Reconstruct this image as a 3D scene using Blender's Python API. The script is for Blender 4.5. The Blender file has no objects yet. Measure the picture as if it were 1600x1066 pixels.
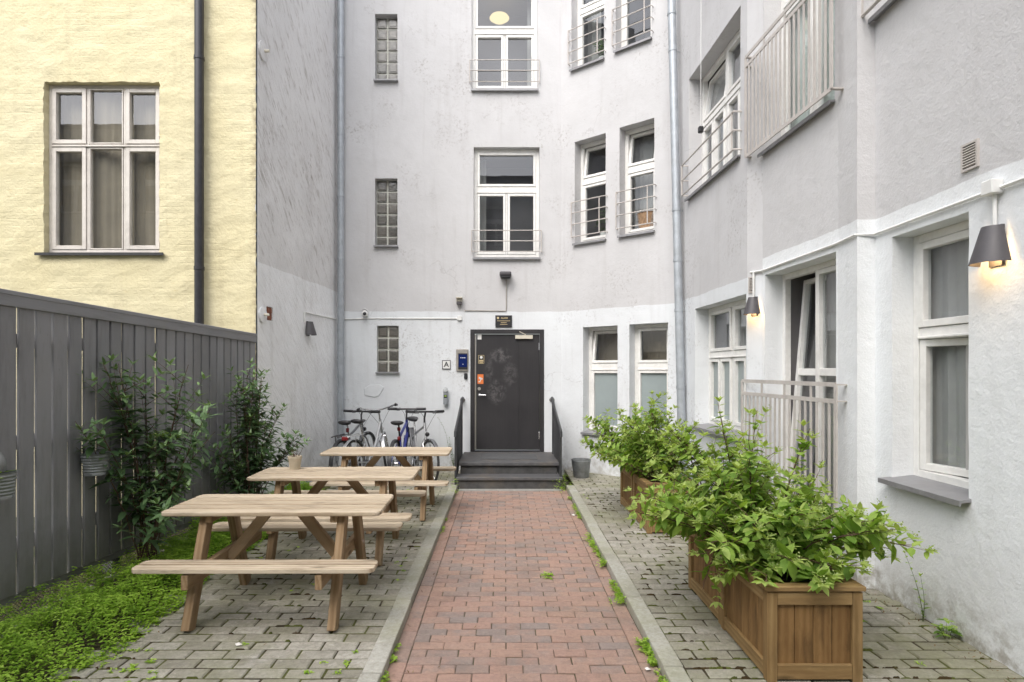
import bpy, bmesh, math, random
from mathutils import Vector, Matrix, noise
R = math.radians
rng = random.Random(7)
sc = bpy.context.scene
col = sc.collection

# ------------------------------------------------------------------ node helpers
class NT:
    def __init__(s, mat):
        s.t = mat.node_tree; s.t.nodes.clear()
    def n(s, typ, ins=None, **props):
        nd = s.t.nodes.new(typ)
        for k, v in props.items(): setattr(nd, k, v)
        for k, v in (ins or {}).items(): s.put(nd.inputs[k], v)
        return nd
    def put(s, sock, v):
        if isinstance(v, bpy.types.NodeSocket): s.t.links.new(v, sock)
        elif isinstance(v, bpy.types.Node): s.t.links.new(v.outputs[0], sock)
        else:
            if isinstance(v, tuple) and len(v) == 3 and sock.type == 'RGBA': v = (*v, 1)
            sock.default_value = v
    def noise(s, vec, scale, detail=5, rough=.55, dist=0):
        return s.n('ShaderNodeTexNoise', {'Vector': vec, 'Scale': scale, 'Detail': detail, 'Roughness': rough, 'Distortion': dist}).outputs[0]
    def ramp(s, v, a, b, lo=0., hi=1., smooth=False):
        nd = s.n('ShaderNodeMapRange', {0: v, 1: a, 2: b, 3: lo, 4: hi})
        if smooth: nd.interpolation_type = 'SMOOTHSTEP'
        return nd.outputs[0]
    def math(s, op, a, b=0., c=None):
        nd = s.n('ShaderNodeMath', operation=op); s.put(nd.inputs[0], a); s.put(nd.inputs[1], b)
        if c is not None: s.put(nd.inputs[2], c)
        return nd.outputs[0]
    def mix(s, f, a, b, mode='MIX'):
        nd = s.n('ShaderNodeMix', data_type='RGBA', blend_type=mode)
        s.put(nd.inputs[0], f); s.put(nd.inputs[6], a); s.put(nd.inputs[7], b)
        return nd.outputs[2]
    def cramp(s, v, stops):
        nd = s.n('ShaderNodeValToRGB', {0: v}); cr = nd.color_ramp
        while len(cr.elements) < len(stops): cr.elements.new(.5)
        for e, (p, c) in zip(cr.elements, stops): e.position = p; e.color = (*c, 1)
        return nd.outputs[0]
    def mapping(s, vec, scale=(1, 1, 1), rot=(0, 0, 0), loc=(0, 0, 0)):
        return s.n('ShaderNodeMapping', {'Vector': vec, 'Scale': scale, 'Rotation': rot, 'Location': loc}).outputs[0]
    def attr(s, name, fac=False):
        return s.n('ShaderNodeAttribute', attribute_name=name).outputs[2 if fac else 1]
    def pos(s): return s.n('ShaderNodeNewGeometry').outputs[0]
    def bump(s, h, strength=.3, dist=.01):
        return s.n('ShaderNodeBump', {'Height': h, 'Strength': strength, 'Distance': dist}).outputs[0]
    def principled(s, color, rough=.8, normal=None, metal=0., spec=.5, **kw):
        ins = {'Base Color': color, 'Roughness': rough, 'Metallic': metal, 'Specular IOR Level': spec}
        if normal is not None: ins['Normal'] = normal
        ins.update(kw)
        return s.n('ShaderNodeBsdfPrincipled', ins).outputs[0]
    def out(s, sh):
        s.n('ShaderNodeOutputMaterial', {'Surface': sh})

def newmat(name):
    m = bpy.data.materials.new(name); m.use_nodes = True
    return m, NT(m)

def plain(name, c, rough=.5, metal=0., spec=.5, var=.12, bump=.0, scale=18, grime=0.):
    m, t = newmat(name); p = t.n('ShaderNodeTexCoord').outputs[3]; w = t.pos()
    v = t.noise(w, scale, 6, .6)
    cc = t.mix(t.ramp(v, .3, .7), tuple(x*(1-var) for x in c), tuple(min(1, x*(1+var)) for x in c))
    if grime:
        g = t.math('MULTIPLY', t.ramp(t.noise(w, 3.3, 7, .65), .48, .7), grime)
        cc = t.mix(g, cc, (.16, .13, .10))
    nm = t.bump(t.noise(w, scale*4, 4), bump, .004) if bump else None
    t.out(t.principled(cc, t.ramp(v, .3, .7, rough*.85, min(1, rough*1.15)), nm, metal, spec))
    return m

def plaster(name, top, bot, plinth, dirt=.3, bump=.35, streak=None, fine=70, coarse=7, dirtcol=(.22, .19, .17), low=.0, cracks=0.):
    m, t = newmat(name); p = t.pos()
    z = t.n('ShaderNodeSeparateXYZ', {0: p}).outputs[2]
    wob = t.math('MULTIPLY', t.math('SUBTRACT', t.noise(p, 2.2, 4), .5), .05)
    f = t.ramp(t.math('ADD', z, wob), plinth-.004, plinth+.004)
    c = t.mix(f, bot, top)
    big = t.noise(p, .7, 5, .6)
    c = t.mix(t.ramp(big, .3, .7, 0, .3), c, (.66, .65, .65), 'MULTIPLY') if dirt > .5 else t.mix(t.ramp(big, .3, .7, 0, .16), c, (.55, .53, .52), 'MULTIPLY')
    med = t.noise(p, 3.1, 6, .6)
    c = t.mix(t.ramp(med, .4, .75, 0, .12), c, (.62, .6, .57), 'MULTIPLY')
    # blotchy worn speckle
    sv = p
    if streak: sv = t.mapping(t.mapping(p, (1, 1, 1), streak), (1., .8, 4.2))
    patch = t.ramp(t.noise(p, 1.15, 5, .65), .50, .66)
    speck = t.ramp(t.noise(sv, 9 if streak else 26, 8, .7), .52, .66)
    a = t.math('MULTIPLY', patch, speck)
    if streak:
        a = t.math('MAXIMUM', a, t.math('MULTIPLY', t.ramp(t.noise(sv, 4.2, 8, .72), .53, .68), .75))
        up = t.ramp(z, plinth-.2, plinth+.5, .35, 1.)
        a = t.math('MULTIPLY', a, up)
    c = t.mix(t.math('MULTIPLY', a, dirt), c, dirtcol)
    # runs below sills and along the foot of the wall
    run = t.ramp(t.noise(t.mapping(p, (7, 7, .55)), 1., 5, .6), .56, .74)
    c = t.mix(t.math('MULTIPLY', run, .05+.15*dirt), c, dirtcol)
    if low:
        foot = t.math('MULTIPLY', t.ramp(t.math('ADD', z, t.math('MULTIPLY', t.noise(p, 4, 6, .7), .5)), .25, .62, 1., 0.), t.ramp(t.noise(p, 9, 6, .7), .42, .6))
        c = t.mix(t.math('MULTIPLY', foot, low), c, (.30, .27, .22))
    if cracks:
        vo = t.n('ShaderNodeTexVoronoi', {'Vector': t.n('ShaderNodeVectorMath', {0: p, 1: t.n('ShaderNodeTexNoise', {'Vector': p, 'Scale': 2.5, 'Detail': 5}).outputs[1]}, operation='ADD').outputs[0], 'Scale': .55}, feature='DISTANCE_TO_EDGE').outputs[0]
        k = t.math('MULTIPLY', t.ramp(vo, .0, .006, 1., 0.), t.ramp(t.noise(p, .9, 2), .5, .6))
        c = t.mix(t.math('MULTIPLY', k, cracks), c, (.25, .23, .22))
    h = t.math('ADD', t.math('MULTIPLY', t.noise(sv if streak else p, coarse, 8, .6), 1.), t.math('MULTIPLY', t.noise(p, fine, 5, .6), .32))
    t.out(t.principled(c, .9, t.bump(h, bump, .02), spec=.25))
    return m

# ------------------------------------------------------------------ mesh builder
class MB:
    def __init__(s): s.v = []; s.f = []; s.g = []; s.r = []; s.sm = []
    def add(s, vs, fs, g=None, r=0., smooth=False):
        o = len(s.v)
        s.v += [tuple(v) for v in vs]; s.g += [tuple(x) for x in (g or vs)]; s.r += [r]*len(vs)
        s.f += [tuple(i+o for i in f) for f in fs]; s.sm += [smooth]*len(fs)
    def box(s, c, sz, M=None, r=None):
        r = rng.random() if r is None else r
        hx, hy, hz = sz[0]/2, sz[1]/2, sz[2]/2
        L = [Vector((x, y, z)) for x in (-hx, hx) for y in (-hy, hy) for z in (-hz, hz)]
        off = Vector((r*17, r*31, r*7))
        ax = max(range(3), key=lambda i: sz[i])
        g = [Vector((l[ax], l[(ax+1) % 3], l[(ax+2) % 3]))+off for l in L]
        W = [(M @ l if M else l)+Vector(c) for l in L]
        s.add(W, [(0, 1, 3, 2), (4, 6, 7, 5), (0, 4, 5, 1), (2, 3, 7, 6), (0, 2, 6, 4), (1, 5, 7, 3)], g, r)
    def beam(s, p0, p1, w, h, up=(0, 0, 1), r=None):
        p0, p1 = Vector(p0), Vector(p1); d = (p1-p0); l = d.length; d.normalize()
        u = Vector(up); a = d.cross(u)
        if a.length < 1e-4: a = d.cross(Vector((0, 1, 0)))
        a.normalize(); b = a.cross(d)
        s.box((p0+p1)/2, (l, w, h), Matrix((d, a, b)).transposed(), r)
    def poly(s, pts, z0, z1, r=None):          # extruded polygon in xy
        r = rng.random() if r is None else r; n = len(pts)
        vs = [(x, y, z0) for x, y in pts]+[(x, y, z1) for x, y in pts]
        g = [(v[0]+r*17, v[1]+r*31, v[2]+r*7) for v in vs]
        s.add(vs, [tuple(range(n))[::-1], tuple(range(n, 2*n))]+[(i, (i+1) % n, n+(i+1) % n, n+i) for i in range(n)], g, r)
    def tube(s, pts, rad, n=8, closed=False, r=0., cap=True):
        pts = [Vector(p) for p in pts]; m = len(pts)
        rads = rad if isinstance(rad, (list, tuple)) else [rad]*m
        vs = []; prev = None
        for i, p in enumerate(pts):
            if closed: d = pts[(i+1) % m]-pts[i-1]
            else: d = pts[min(i+1, m-1)]-pts[max(i-1, 0)]
            d.normalize()
            if prev is None:
                a = d.cross(Vector((0, 0, 1)))
                if a.length < 1e-3: a = d.cross(Vector((0, 1, 0)))
            else: a = prev-d*prev.dot(d)
            a.normalize(); prev = a.copy(); b = d.cross(a)
            vs += [p+(a*math.cos(2*math.pi*k/n)+b*math.sin(2*math.pi*k/n))*rads[i] for k in range(n)]
        fs = []
        for i in range(m if closed else m-1):
            for k in range(n):
                j = (i+1) % m
                fs.append((i*n+k, i*n+(k+1) % n, j*n+(k+1) % n, j*n+k))
        if cap and not closed: fs += [tuple(range(n))[::-1], tuple(range((m-1)*n, m*n))]
        s.add(vs, fs, None, r, True)
    def lathe(s, prof, c=(0, 0, 0), n=24, M=None, r=0., a0=0., a1=2*math.pi):
        full = abs(a1-a0-2*math.pi) < 1e-6; k = n if full else n+1
        vs = []
        for (rr, z) in prof:
            for i in range(k):
                a = a0+(a1-a0)*i/n; p = Vector((rr*math.cos(a), rr*math.sin(a), z))
                vs.append((M @ p if M else p)+Vector(c))
        fs = []
        for j in range(len(prof)-1):
            for i in range(n):
                i2 = (i+1) % k
                fs.append((j*k+i, j*k+i2, (j+1)*k+i2, (j+1)*k+i))
        s.add(vs, fs, None, r, True)
    def quad(s, a, b, c, d, r=0.): s.add([a, b, c, d], [(0, 1, 2, 3)], None, r)

def props(o, label=None, cat=None, group=None, kind=None):
    for k, v in (('label', label), ('category', cat), ('group', group), ('kind', kind)):
        if v: o[k] = v
    return o

def obj(name, mb, mat, parent=None, bevel=0., seg=1, world=False, sharp=35):
    me = bpy.data.meshes.new(name)
    vs = mb.v
    if world and parent is not None:
        inv = parent.matrix_basis.inverted()
        vs = [tuple(inv @ Vector(v)) for v in vs]
    me.from_pydata(vs, [], mb.f)
    a = me.attributes.new('gr', 'FLOAT_VECTOR', 'POINT'); a.data.foreach_set('vector', [x for g in mb.g for x in g])
    a = me.attributes.new('rnd', 'FLOAT', 'POINT'); a.data.foreach_set('value', mb.r)
    me.polygons.foreach_set('use_smooth', mb.sm)
    if any(mb.sm): me.set_sharp_from_angle(angle=R(sharp))
    me.materials.append(mat); me.update()
    o = bpy.data.objects.new(name, me); col.objects.link(o)
    if parent is not None: o.parent = parent
    if bevel:
        b = o.modifiers.new('bevel', 'BEVEL'); b.width = bevel; b.segments = seg; b.limit_method = 'ANGLE'; b.angle_limit = R(40)
    return o

def empty(name, loc=(0, 0, 0), rz=0., **k):
    o = bpy.data.objects.new(name, None); col.objects.link(o); o.empty_display_size = .1
    o.location = loc; o.rotation_euler = (0, 0, rz)
    o.matrix_basis = Matrix.Translation(loc) @ Matrix.Rotation(rz, 4, 'Z')
    return props(o, **k)

def copy_tree(o, parent=None):
    c = o.copy(); col.objects.link(c)
    if parent is not None: c.parent = parent
    for ch in [x for x in kids.get(o.name, [])]: copy_tree(ch, c)
    return c
kids = {}
def index_kids():
    kids.clear()
    for o in bpy.data.objects:
        if o.parent: kids.setdefault(o.parent.name, []).append(o)

def text_part(name, s, size, mat, loc, M, parent=None, bold=0.):
    cu = bpy.data.curves.new(name, 'FONT'); cu.body = s; cu.size = size; cu.align_x = 'CENTER'; cu.align_y = 'CENTER'; cu.extrude = .0008; cu.offset = bold
    t = bpy.data.objects.new(name+'_curve', cu); col.objects.link(t)
    dg = bpy.context.evaluated_depsgraph_get()
    me = bpy.data.meshes.new_from_object(t.evaluated_get(dg)); bpy.data.objects.remove(t)
    me.materials.clear(); me.materials.append(mat)
    me.transform(Matrix.Translation(loc) @ M.to_4x4())
    o = bpy.data.objects.new(name, me); col.objects.link(o)
    if parent is not None:
        me.transform(parent.matrix_basis.inverted()); o.parent = parent
    return o

# ------------------------------------------------------------------ materials
WALL_UP = (.60, .597, .603); WALL_LO = (.745, .77, .79)
M = {}
M['render'] = plaster('grey render', WALL_UP, WALL_LO, 2.75, dirt=.6, bump=.32, low=.6, cracks=.3)
M['render_near'] = plaster('grey render coarse', (.615, .61, .614), (.82, .842, .855), 2.925, dirt=.10, bump=.45, fine=55, coarse=11, low=.9, cracks=.12)
M['side'] = plaster('weathered render', (.80, .79, .787), (.95, .955, .965), 3.09, dirt=.85, bump=.9, streak=(R(48), 0, 0), low=.5, dirtcol=(.24, .20, .17))
def yellow():
    m, t = newmat('yellow render'); p = t.pos()
    st = t.mapping(p, (1, 1, 1.9))
    n1 = t.noise(st, 6.5, 7, .62); n2 = t.noise(p, 19, 7, .65); n3 = t.noise(p, 90, 3)
    c = t.mix(t.ramp(t.noise(p, 1.1, 5), .3, .7), (.665, .595, .375), (.69, .63, .425))
    c = t.mix(t.math('MULTIPLY', t.ramp(n1, .38, .30), .5), c, (.55, .44, .22))
    c = t.mix(t.math('MULTIPLY', t.ramp(t.noise(p, 6, 8, .7), .60, .72), .30), c, (.45, .36, .20))
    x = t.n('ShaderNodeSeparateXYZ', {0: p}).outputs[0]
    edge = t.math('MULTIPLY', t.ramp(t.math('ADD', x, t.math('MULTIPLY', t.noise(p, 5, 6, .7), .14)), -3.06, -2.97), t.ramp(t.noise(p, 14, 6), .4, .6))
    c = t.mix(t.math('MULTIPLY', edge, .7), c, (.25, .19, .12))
    sx = t.n('ShaderNodeSeparateXYZ', {0: t.n('ShaderNodeVectorMath', {0: p, 1: t.n('ShaderNodeVectorMath', {0: t.n('ShaderNodeTexNoise', {'Vector': p, 'Scale': 6., 'Detail': 3}).outputs[1], 1: (.045, .045, .045)}, operation='MULTIPLY').outputs[0]}, operation='ADD').outputs[0]})
    bk = t.n('ShaderNodeTexBrick', {'Vector': t.n('ShaderNodeCombineXYZ', {0: sx.outputs[0], 1: sx.outputs[2]}).outputs[0], 'Scale': 1., 'Mortar Size': .014, 'Mortar Smooth': 1., 'Brick Width': .235, 'Row Height': .077}).outputs[1]
    run = t.math('MULTIPLY', t.ramp(t.noise(t.mapping(p, (6, 6, .5)), 1., 6, .65), .54, .74), .28)
    c = t.mix(run, c, (.40, .33, .20))
    h = t.math('ADD', t.math('ADD', t.math('MULTIPLY', n1, .75), t.math('MULTIPLY', bk, t.ramp(t.noise(p, 1.2, 4), .4, .65, -.01, -.14))), t.math('ADD', t.math('MULTIPLY', n2, 1.0), t.math('MULTIPLY', n3, .1)))
    t.out(t.principled(c, .85, t.bump(h, .45, .03), spec=.3)); return m
M['yellow'] = yellow()

def wood(name, c0, c1, c2, grain=1., rough=.75, wear=0.):
    m, t = newmat(name); g = t.attr('gr'); rn = t.attr('rnd', True)
    v = t.mapping(g, (1.6, 9, 9)); f = t.noise(v, 3.0, 8, .65, .6); fine = t.noise(t.mapping(g, (4, 120, 120)), 1., 4, .6)
    w = t.n('ShaderNodeTexWave', {'Vector': t.mapping(g, (.35, 5, 5)), 'Scale': 1.7, 'Distortion': 6., 'Detail': 3, 'Detail Scale': 1.2}, wave_type='RINGS', rings_direction='X').outputs[1]
    a = t.math('ADD', t.math('MULTIPLY', f, .75), t.math('MULTIPLY', w, .35*grain))
    c = t.cramp(a, [(.25, c0), (.52, c1), (.8, c2)])
    c = t.mix(t.ramp(rn, 0, 1, 0., .5), c, c0)
    c = t.mix(t.ramp(fine, .55, .8, 0., .22), c, tuple(x*.45 for x in c0))
    kn = t.n('ShaderNodeTexVoronoi', {'Vector': t.mapping(g, (2.2, 9, 9)), 'Scale': 1.}).outputs[0]
    c = t.mix(t.ramp(kn, .05, .16, .8, 0.), c, tuple(x*.35 for x in c0))
    if wear:
        st = t.ramp(t.noise(t.mapping(g, (1.6, 7, 7)), 1.6, 7, .65), .49, .66)
        c = t.mix(t.math('MULTIPLY', st, wear), c, tuple(.45*(.6*x+.4*y) for x, y in zip(c0, c1)))
    t.out(t.principled(c, rough, t.bump(t.math('ADD', f, t.math('MULTIPLY', fine, .7)), .35, .004), spec=.3)); return m
M['top_wood'] = wood('bleached table boards', (.31, .235, .155), (.50, .41, .30), (.60, .515, .40), 1.2, .75, .5)
M['leg_wood'] = wood('brown table timber', (.21, .135, .07), (.32, .22, .125), (.40, .295, .185), .9, .7, .3)
M['cedar'] = wood('planter timber', (.15, .08, .028), (.25, .145, .056), (.33, .205, .09), .5, .7, .75)
M['cedar_rim'] = wood('planter rim', (.20, .12, .048), (.29, .19, .082), (.37, .26, .125), .7, .7, .4)

def fence_mat():
    m, t = newmat('grey fence paint'); g = t.attr('gr'); rn = t.attr('rnd', True)
    f = t.noise(t.mapping(g, (1.5, 40, 40)), 2., 6, .6); w = t.noise(t.pos(), 3, 6, .65)
    c = t.mix(rn, (.20, .198, .206), (.262, .26, .27))
    c = t.mix(t.ramp(w, .48, .70, 0, .7), c, (.24, .235, .23)); c = t.mix(t.ramp(t.noise(t.mapping(g, (.8, 5, 5)), 2, 6, .7), .5, .75, 0, .45), c, (.10, .095, .095))
    c = t.mix(t.ramp(t.noise(t.mapping(g, (3, 9, 9)), 3, 7, .7), .64, .74, 0, .6), c, (.075, .07, .068))
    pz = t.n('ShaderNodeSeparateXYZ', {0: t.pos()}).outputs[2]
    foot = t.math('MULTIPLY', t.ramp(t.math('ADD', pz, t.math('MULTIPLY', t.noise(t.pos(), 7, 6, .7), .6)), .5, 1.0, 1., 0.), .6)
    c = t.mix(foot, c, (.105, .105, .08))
    t.out(t.principled(c, .65, t.bump(f, .35, .003), spec=.35)); return m
M['fence'] = fence_mat()

def pavers(name, stops, moss=.25, dirt=(.10, .09, .075), rough=.85, lichen=(.30, .31, .18), contrast=.4):
    m, t = newmat(name); p = t.pos(); rn = t.attr('rnd', True)
    pv = t.n('ShaderNodeVectorMath', {0: p, 1: t.n('ShaderNodeCombineXYZ', {0: t.math('MULTIPLY', rn, 37.), 2: t.math('MULTIPLY', rn, 91.)}).outputs[0]}, operation='ADD').outputs[0]
    c = t.cramp(rn, stops)
    own = t.noise(pv, 9, 5, .6)
    c = t.mix(t.ramp(own, .35, .68, 0., .9), c, t.cramp(t.math('FRACT', t.math('MULTIPLY', rn, 7.3)), stops))
    c = t.mix(t.ramp(t.noise(pv, 34, 7, .78), .44, .68, 0., contrast), c, dirt)
    c = t.mix(t.ramp(t.noise(pv, 24, 7, .75), .56, .74, 0., .55), c, tuple(min(1, x*1.5) for x in stops[-1][1]))
    c = t.mix(t.ramp(t.noise(p, 1.3, 7, .68), .42, .66, 0., moss), c, lichen)
    c = t.mix(t.math('MULTIPLY', t.ramp(t.noise(p, 2.7, 6, .65), .5, .7), .35), c, dirt)
    c = t.mix(t.ramp(t.noise(p, 160, 3, .6), .62, .75, 0, .35), c, (.42, .40, .36))
    h = t.math('ADD', t.noise(p, 70, 6, .7), t.math('MULTIPLY', t.noise(pv, 15, 5), 1.4))
    t.out(t.principled(c, rough, t.bump(h, .7, .006), spec=.25)); return m
M['brick'] = pavers('red paving brick', [(0., (.245, .205, .19)), (.22, (.275, .215, .19)), (.36, (.325, .215, .178)), (.6, (.355, .228, .182)), (.85, (.375, .245, .19)), (1., (.31, .225, .19))], .14, (.12, .095, .08), lichen=(.22, .185, .135), contrast=.38)
M['paver'] = pavers('grey paving stone', [(0., (.245, .23, .19)), (.3, (.305, .287, .24)), (.7, (.365, .345, .295)), (1., (.425, .405, .36))], .68, (.10, .095, .07), lichen=(.20, .205, .11), contrast=.5)
M['kerbstone'] = pavers('kerb concrete', [(0., (.35, .34, .30)), (1., (.44, .43, .385))], .6, (.19, .18, .14), lichen=(.24, .245, .13), contrast=.5)
def soil(name, a, b, moss):
    m, t = newmat(name); p = t.pos()
    c = t.mix(t.ramp(t.noise(p, 45, 7, .7), .35, .65), a, b)
    c = t.mix(t.ramp(t.noise(p, 3.4, 6, .7), .44, .56), c, t.mix(t.ramp(t.noise(p, 70, 5), .3, .7), tuple(x*.6 for x in moss), moss))
    t.out(t.principled(c, .95, t.bump(t.noise(p, 90, 6, .7), .9, .015), spec=.2)); return m
M['joint_red'] = soil('path joints', (.085, .065, .05), (.15, .115, .088), (.08, .09, .035))
M['joint_grey'] = soil('mossy joints', (.03, .025, .016), (.09, .072, .045), (.13, .14, .045))
M['soil'] = soil('dark soil', (.03, .022, .015), (.07, .05, .033), (.05, .06, .02))
M['earth'] = soil('yard earth', (.10, .085, .065), (.17, .15, .12), (.09, .11, .04))

def leafmat(name, stops, trans=.35, rough=.6):
    m, t = newmat(name); rn = t.attr('rnd', True)
    c = t.cramp(rn, stops)
    c = t.mix(t.ramp(t.noise(t.pos(), 30, 3), .35, .7, 0., .3), c, tuple(x*.7 for x in stops[0][1]))
    a = t.principled(c, rough, spec=.28)
    b = t.n('ShaderNodeBsdfTranslucent', {'Color': t.mix(1., c, (1., 1., .45), 'MULTIPLY')}).outputs[0]
    t.out(t.n('ShaderNodeMixShader', {0: trans, 1: a, 2: b}).outputs[0]); return m
M['leaf_bright'] = leafmat('hydrangea leaf', [(0., (.11, .22, .04)), (.3, (.22, .37, .065)), (.65, (.36, .53, .105)), (1., (.46, .58, .17))], .45)
M['leaf_dark'] = leafmat('dark shrub leaf', [(0., (.06, .115, .045)), (.5, (.12, .21, .09)), (.85, (.20, .31, .13)), (1., (.32, .43, .16))], .2, .4)
M['leaf_cover'] = leafmat('ground cover leaf', [(0., (.18, .33, .035)), (.5, (.40, .62, .075)), (1., (.54, .72, .15))], .5, .55)
M['leaf_bud'] = leafmat('flower bud', [(0., (.32, .42, .14)), (1., (.46, .52, .22))], .3, .6)
M['stem_brown'] = plain('brown stem', (.11, .065, .04), .8, var=.3)
M['stem_green'] = plain('green stem', (.09, .13, .04), .7, var=.3)

M['white_paint'] = plain('white window paint', (.80, .79, .76), .4, var=.05, grime=.16)
M['cream_paint'] = plain('off white window paint', (.64, .60, .55), .45, var=.06, grime=.25)
M['sill_metal'] = plain('grey sill metal', (.28, .28, .29), .5, .3, var=.15, grime=.2)
M['sill_black'] = plain('black sill metal', (.045, .045, .048), .5, .2, var=.2)
M['rail_paint'] = plain('taupe rail paint', (.52, .485, .455), .45, var=.08, grime=.25)
M['black_pipe'] = plain('black pipe', (.03, .03, .034), .4, .1, var=.2)
M['zinc'] = plain('galvanised zinc', (.40, .43, .46), .5, .35, var=.14, scale=9, grime=.12)
M['black'] = plain('black plastic', (.022, .022, .024), .45, var=.2)
M['rubber'] = plain('tyre rubber', (.03, .03, .031), .75, var=.2)
M['chrome'] = plain('bright metal', (.65, .65, .66), .25, .9, var=.06)
M['silver'] = plain('silver bicycle paint', (.52, .53, .54), .32, .55, var=.06)
M['blue_paint'] = plain('blue bicycle paint', (.035, .045, .22), .3, .2, var=.1)
M['darkgrey_paint'] = plain('dark bicycle paint', (.16, .165, .175), .35, .4, var=.1)
M['red_plastic'] = plain('red plastic', (.20, .012, .015), .3, var=.1)
M['white_plastic'] = plain('white plastic', (.76, .76, .74), .4, var=.05, grime=.2)
M['ivory'] = plain('yellowed plastic', (.62, .58, .48), .45, var=.08, grime=.3)
M['lamp_shade'] = plain('grey lamp shade', (.075, .070, .075), .5, .1, var=.1)
M['rail_dark'] = plain('dark painted steel', (.05, .052, .055), .45, .3, var=.2)
M['riser'] = plain('dark step riser', (.065, .064, .064), .7, var=.4, bump=.5, scale=9, grime=.5)
M['step_stone'] = plain('dark step stone', (.085, .085, .088), .65, var=.25, bump=.4, scale=14, grime=.6)
M['pot'] = plain('tan flower pot', (.50, .43, .32), .8, var=.12, bump=.2, grime=.2)
M['bucket_grey'] = plain('weathered zinc bucket', (.26, .275, .28), .55, .45, var=.25, grime=.35)
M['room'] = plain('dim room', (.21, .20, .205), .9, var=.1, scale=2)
M['curtain'] = plain('net curtain', (.40, .39, .375), .9, var=.1, scale=3)
M['curtain_dark'] = plain('brown curtain', (.29, .245, .185), .9, var=.15, scale=3)
M['blind'] = plain('pale blind', (.58, .64, .59), .6, var=.04)
M['gold'] = plain('gold lettering', (.62, .50, .28), .45, .2, var=.05)
M['orange'] = plain('orange sticker', (.75, .20, .05), .5, var=.05)
M['silverplate'] = plain('brushed plate', (.45, .42, .38), .4, .6, var=.1)
M['lid_red'] = plain('rust brick', (.25, .09, .05), .9, var=.4, bump=.5)
M['litter'] = plain('pale litter', (.75, .72, .68), .7, var=.1)
M['wicker'] = plain('wicker', (.33, .21, .12), .8, var=.35, bump=.6, scale=30)

def door_mat():
    m, t = newmat('dark door paint'); p = t.pos()
    s = t.n('ShaderNodeSeparateXYZ', {0: p}); x, z = s.outputs[0], s.outputs[2]
    w = t.noise(p, 2, 4, .6)
    c = t.mix(t.ramp(w, .3, .7), (.026, .025, .027), (.036, .034, .036))
    c = t.mix(t.ramp(t.noise(t.mapping(p, (40, 1, 1.2)), 1., 4), .5, .8, 0, .25), c, (.05, .048, .05))
    def blot(cx, cz, rx, rz, k):
        d = t.math('ADD', t.math('POWER', t.math('DIVIDE', t.math('SUBTRACT', x, cx), rx), 2.), t.math('POWER', t.math('DIVIDE', t.math('SUBTRACT', z, cz), rz), 2.))
        return t.math('MULTIPLY', t.ramp(d, .0, 2.4, 1., 0., True), k)
    sm = t.math('MAXIMUM', blot(-.06, 2.0, .15, .10, 1.), blot(.10, 1.68, .10, .16, .6))
    sm = t.math('MAXIMUM', sm, t.math('MAXIMUM', blot(-.13, 1.38, .13, .17, .75), blot(-.26, 1.75, .06, .2, .5)))
    sm = t.math('MULTIPLY', sm, t.math('MULTIPLY', t.ramp(t.noise(t.mapping(p, (1, 1, 1), (0, R(35), 0)), 7, 6, .6, 1.4), .42, .62), t.ramp(t.noise(p, 40, 6, .7), .25, .6)))
    c = t.mix(t.math('MULTIPLY', sm, .34), c, (.42, .40, .40))
    t.out(t.principled(c, .5, t.bump(t.noise(p, 30, 4), .06, .004), spec=.4)); return m
M['door'] = door_mat()

def glass(name, tint=(.86, .89, .89), refl=1.7):
    m, t = newmat(name)
    fr = t.math('MINIMUM', t.math('MULTIPLY', t.n('ShaderNodeFresnel', {0: t.ramp(t.n('ShaderNodeNewGeometry').outputs[6], 0, 1, 1.5, 1/1.5)}).outputs[0], refl), 1.)
    nm = t.bump(t.noise(t.pos(), 1.6, 2), .03, .02)
    a = t.n('ShaderNodeBsdfTransparent', {0: tint}).outputs[0]
    b = t.n('ShaderNodeBsdfGlossy', {'Color': (.95, .96, 1.), 'Roughness': .015, 'Normal': nm}).outputs[0]
    t.out(t.n('ShaderNodeMixShader', {0: fr, 1: a, 2: b}).outputs[0]); return m
M['glass'] = glass('window glass')
M['frost'] = plain('frosted film on glass', (.30, .345, .345), .22, var=.06, scale=2.2)
def glassblock():
    m, t = newmat('glass block'); p = t.pos()
    c = t.mix(t.ramp(t.attr('rnd', True), 0, 1), (.075, .074, .068), (.15, .138, .12))
    c = t.mix(t.ramp(t.noise(t.mapping(p, (3, 3, 9)), 6., 4), .4, .65, 0, .6), c, (.18, .168, .145))
    t.out(t.principled(c, .12, t.bump(t.noise(p, 22, 3), .5, .01), spec=.7)); return m
M['glassblock'] = glassblock()
M['mortar'] = plain('block mortar', (.58, .58, .52), .9, var=.15)
def emit(name, c, s):
    m, t = newmat(name); t.out(t.n('ShaderNodeEmission', {0: (*c, 1), 1: s}).outputs[0]); return m
M['bulb'] = emit('lit bulb', (1., .78, .45), 9.)
M['ceiling_glow'] = emit('lit ceiling lamp', (1., .78, .40), .5)
M['screen'] = emit('panel screen', (.012, .022, .10), .55)

# ------------------------------------------------------------------ setting: ground
mb = MB(); mb.quad((-60, -60, -.06), (60, -60, -.06), (60, 60, -.06), (-60, 60, -.06))
props(obj('ground', mb, M['earth']), kind='structure')

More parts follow.
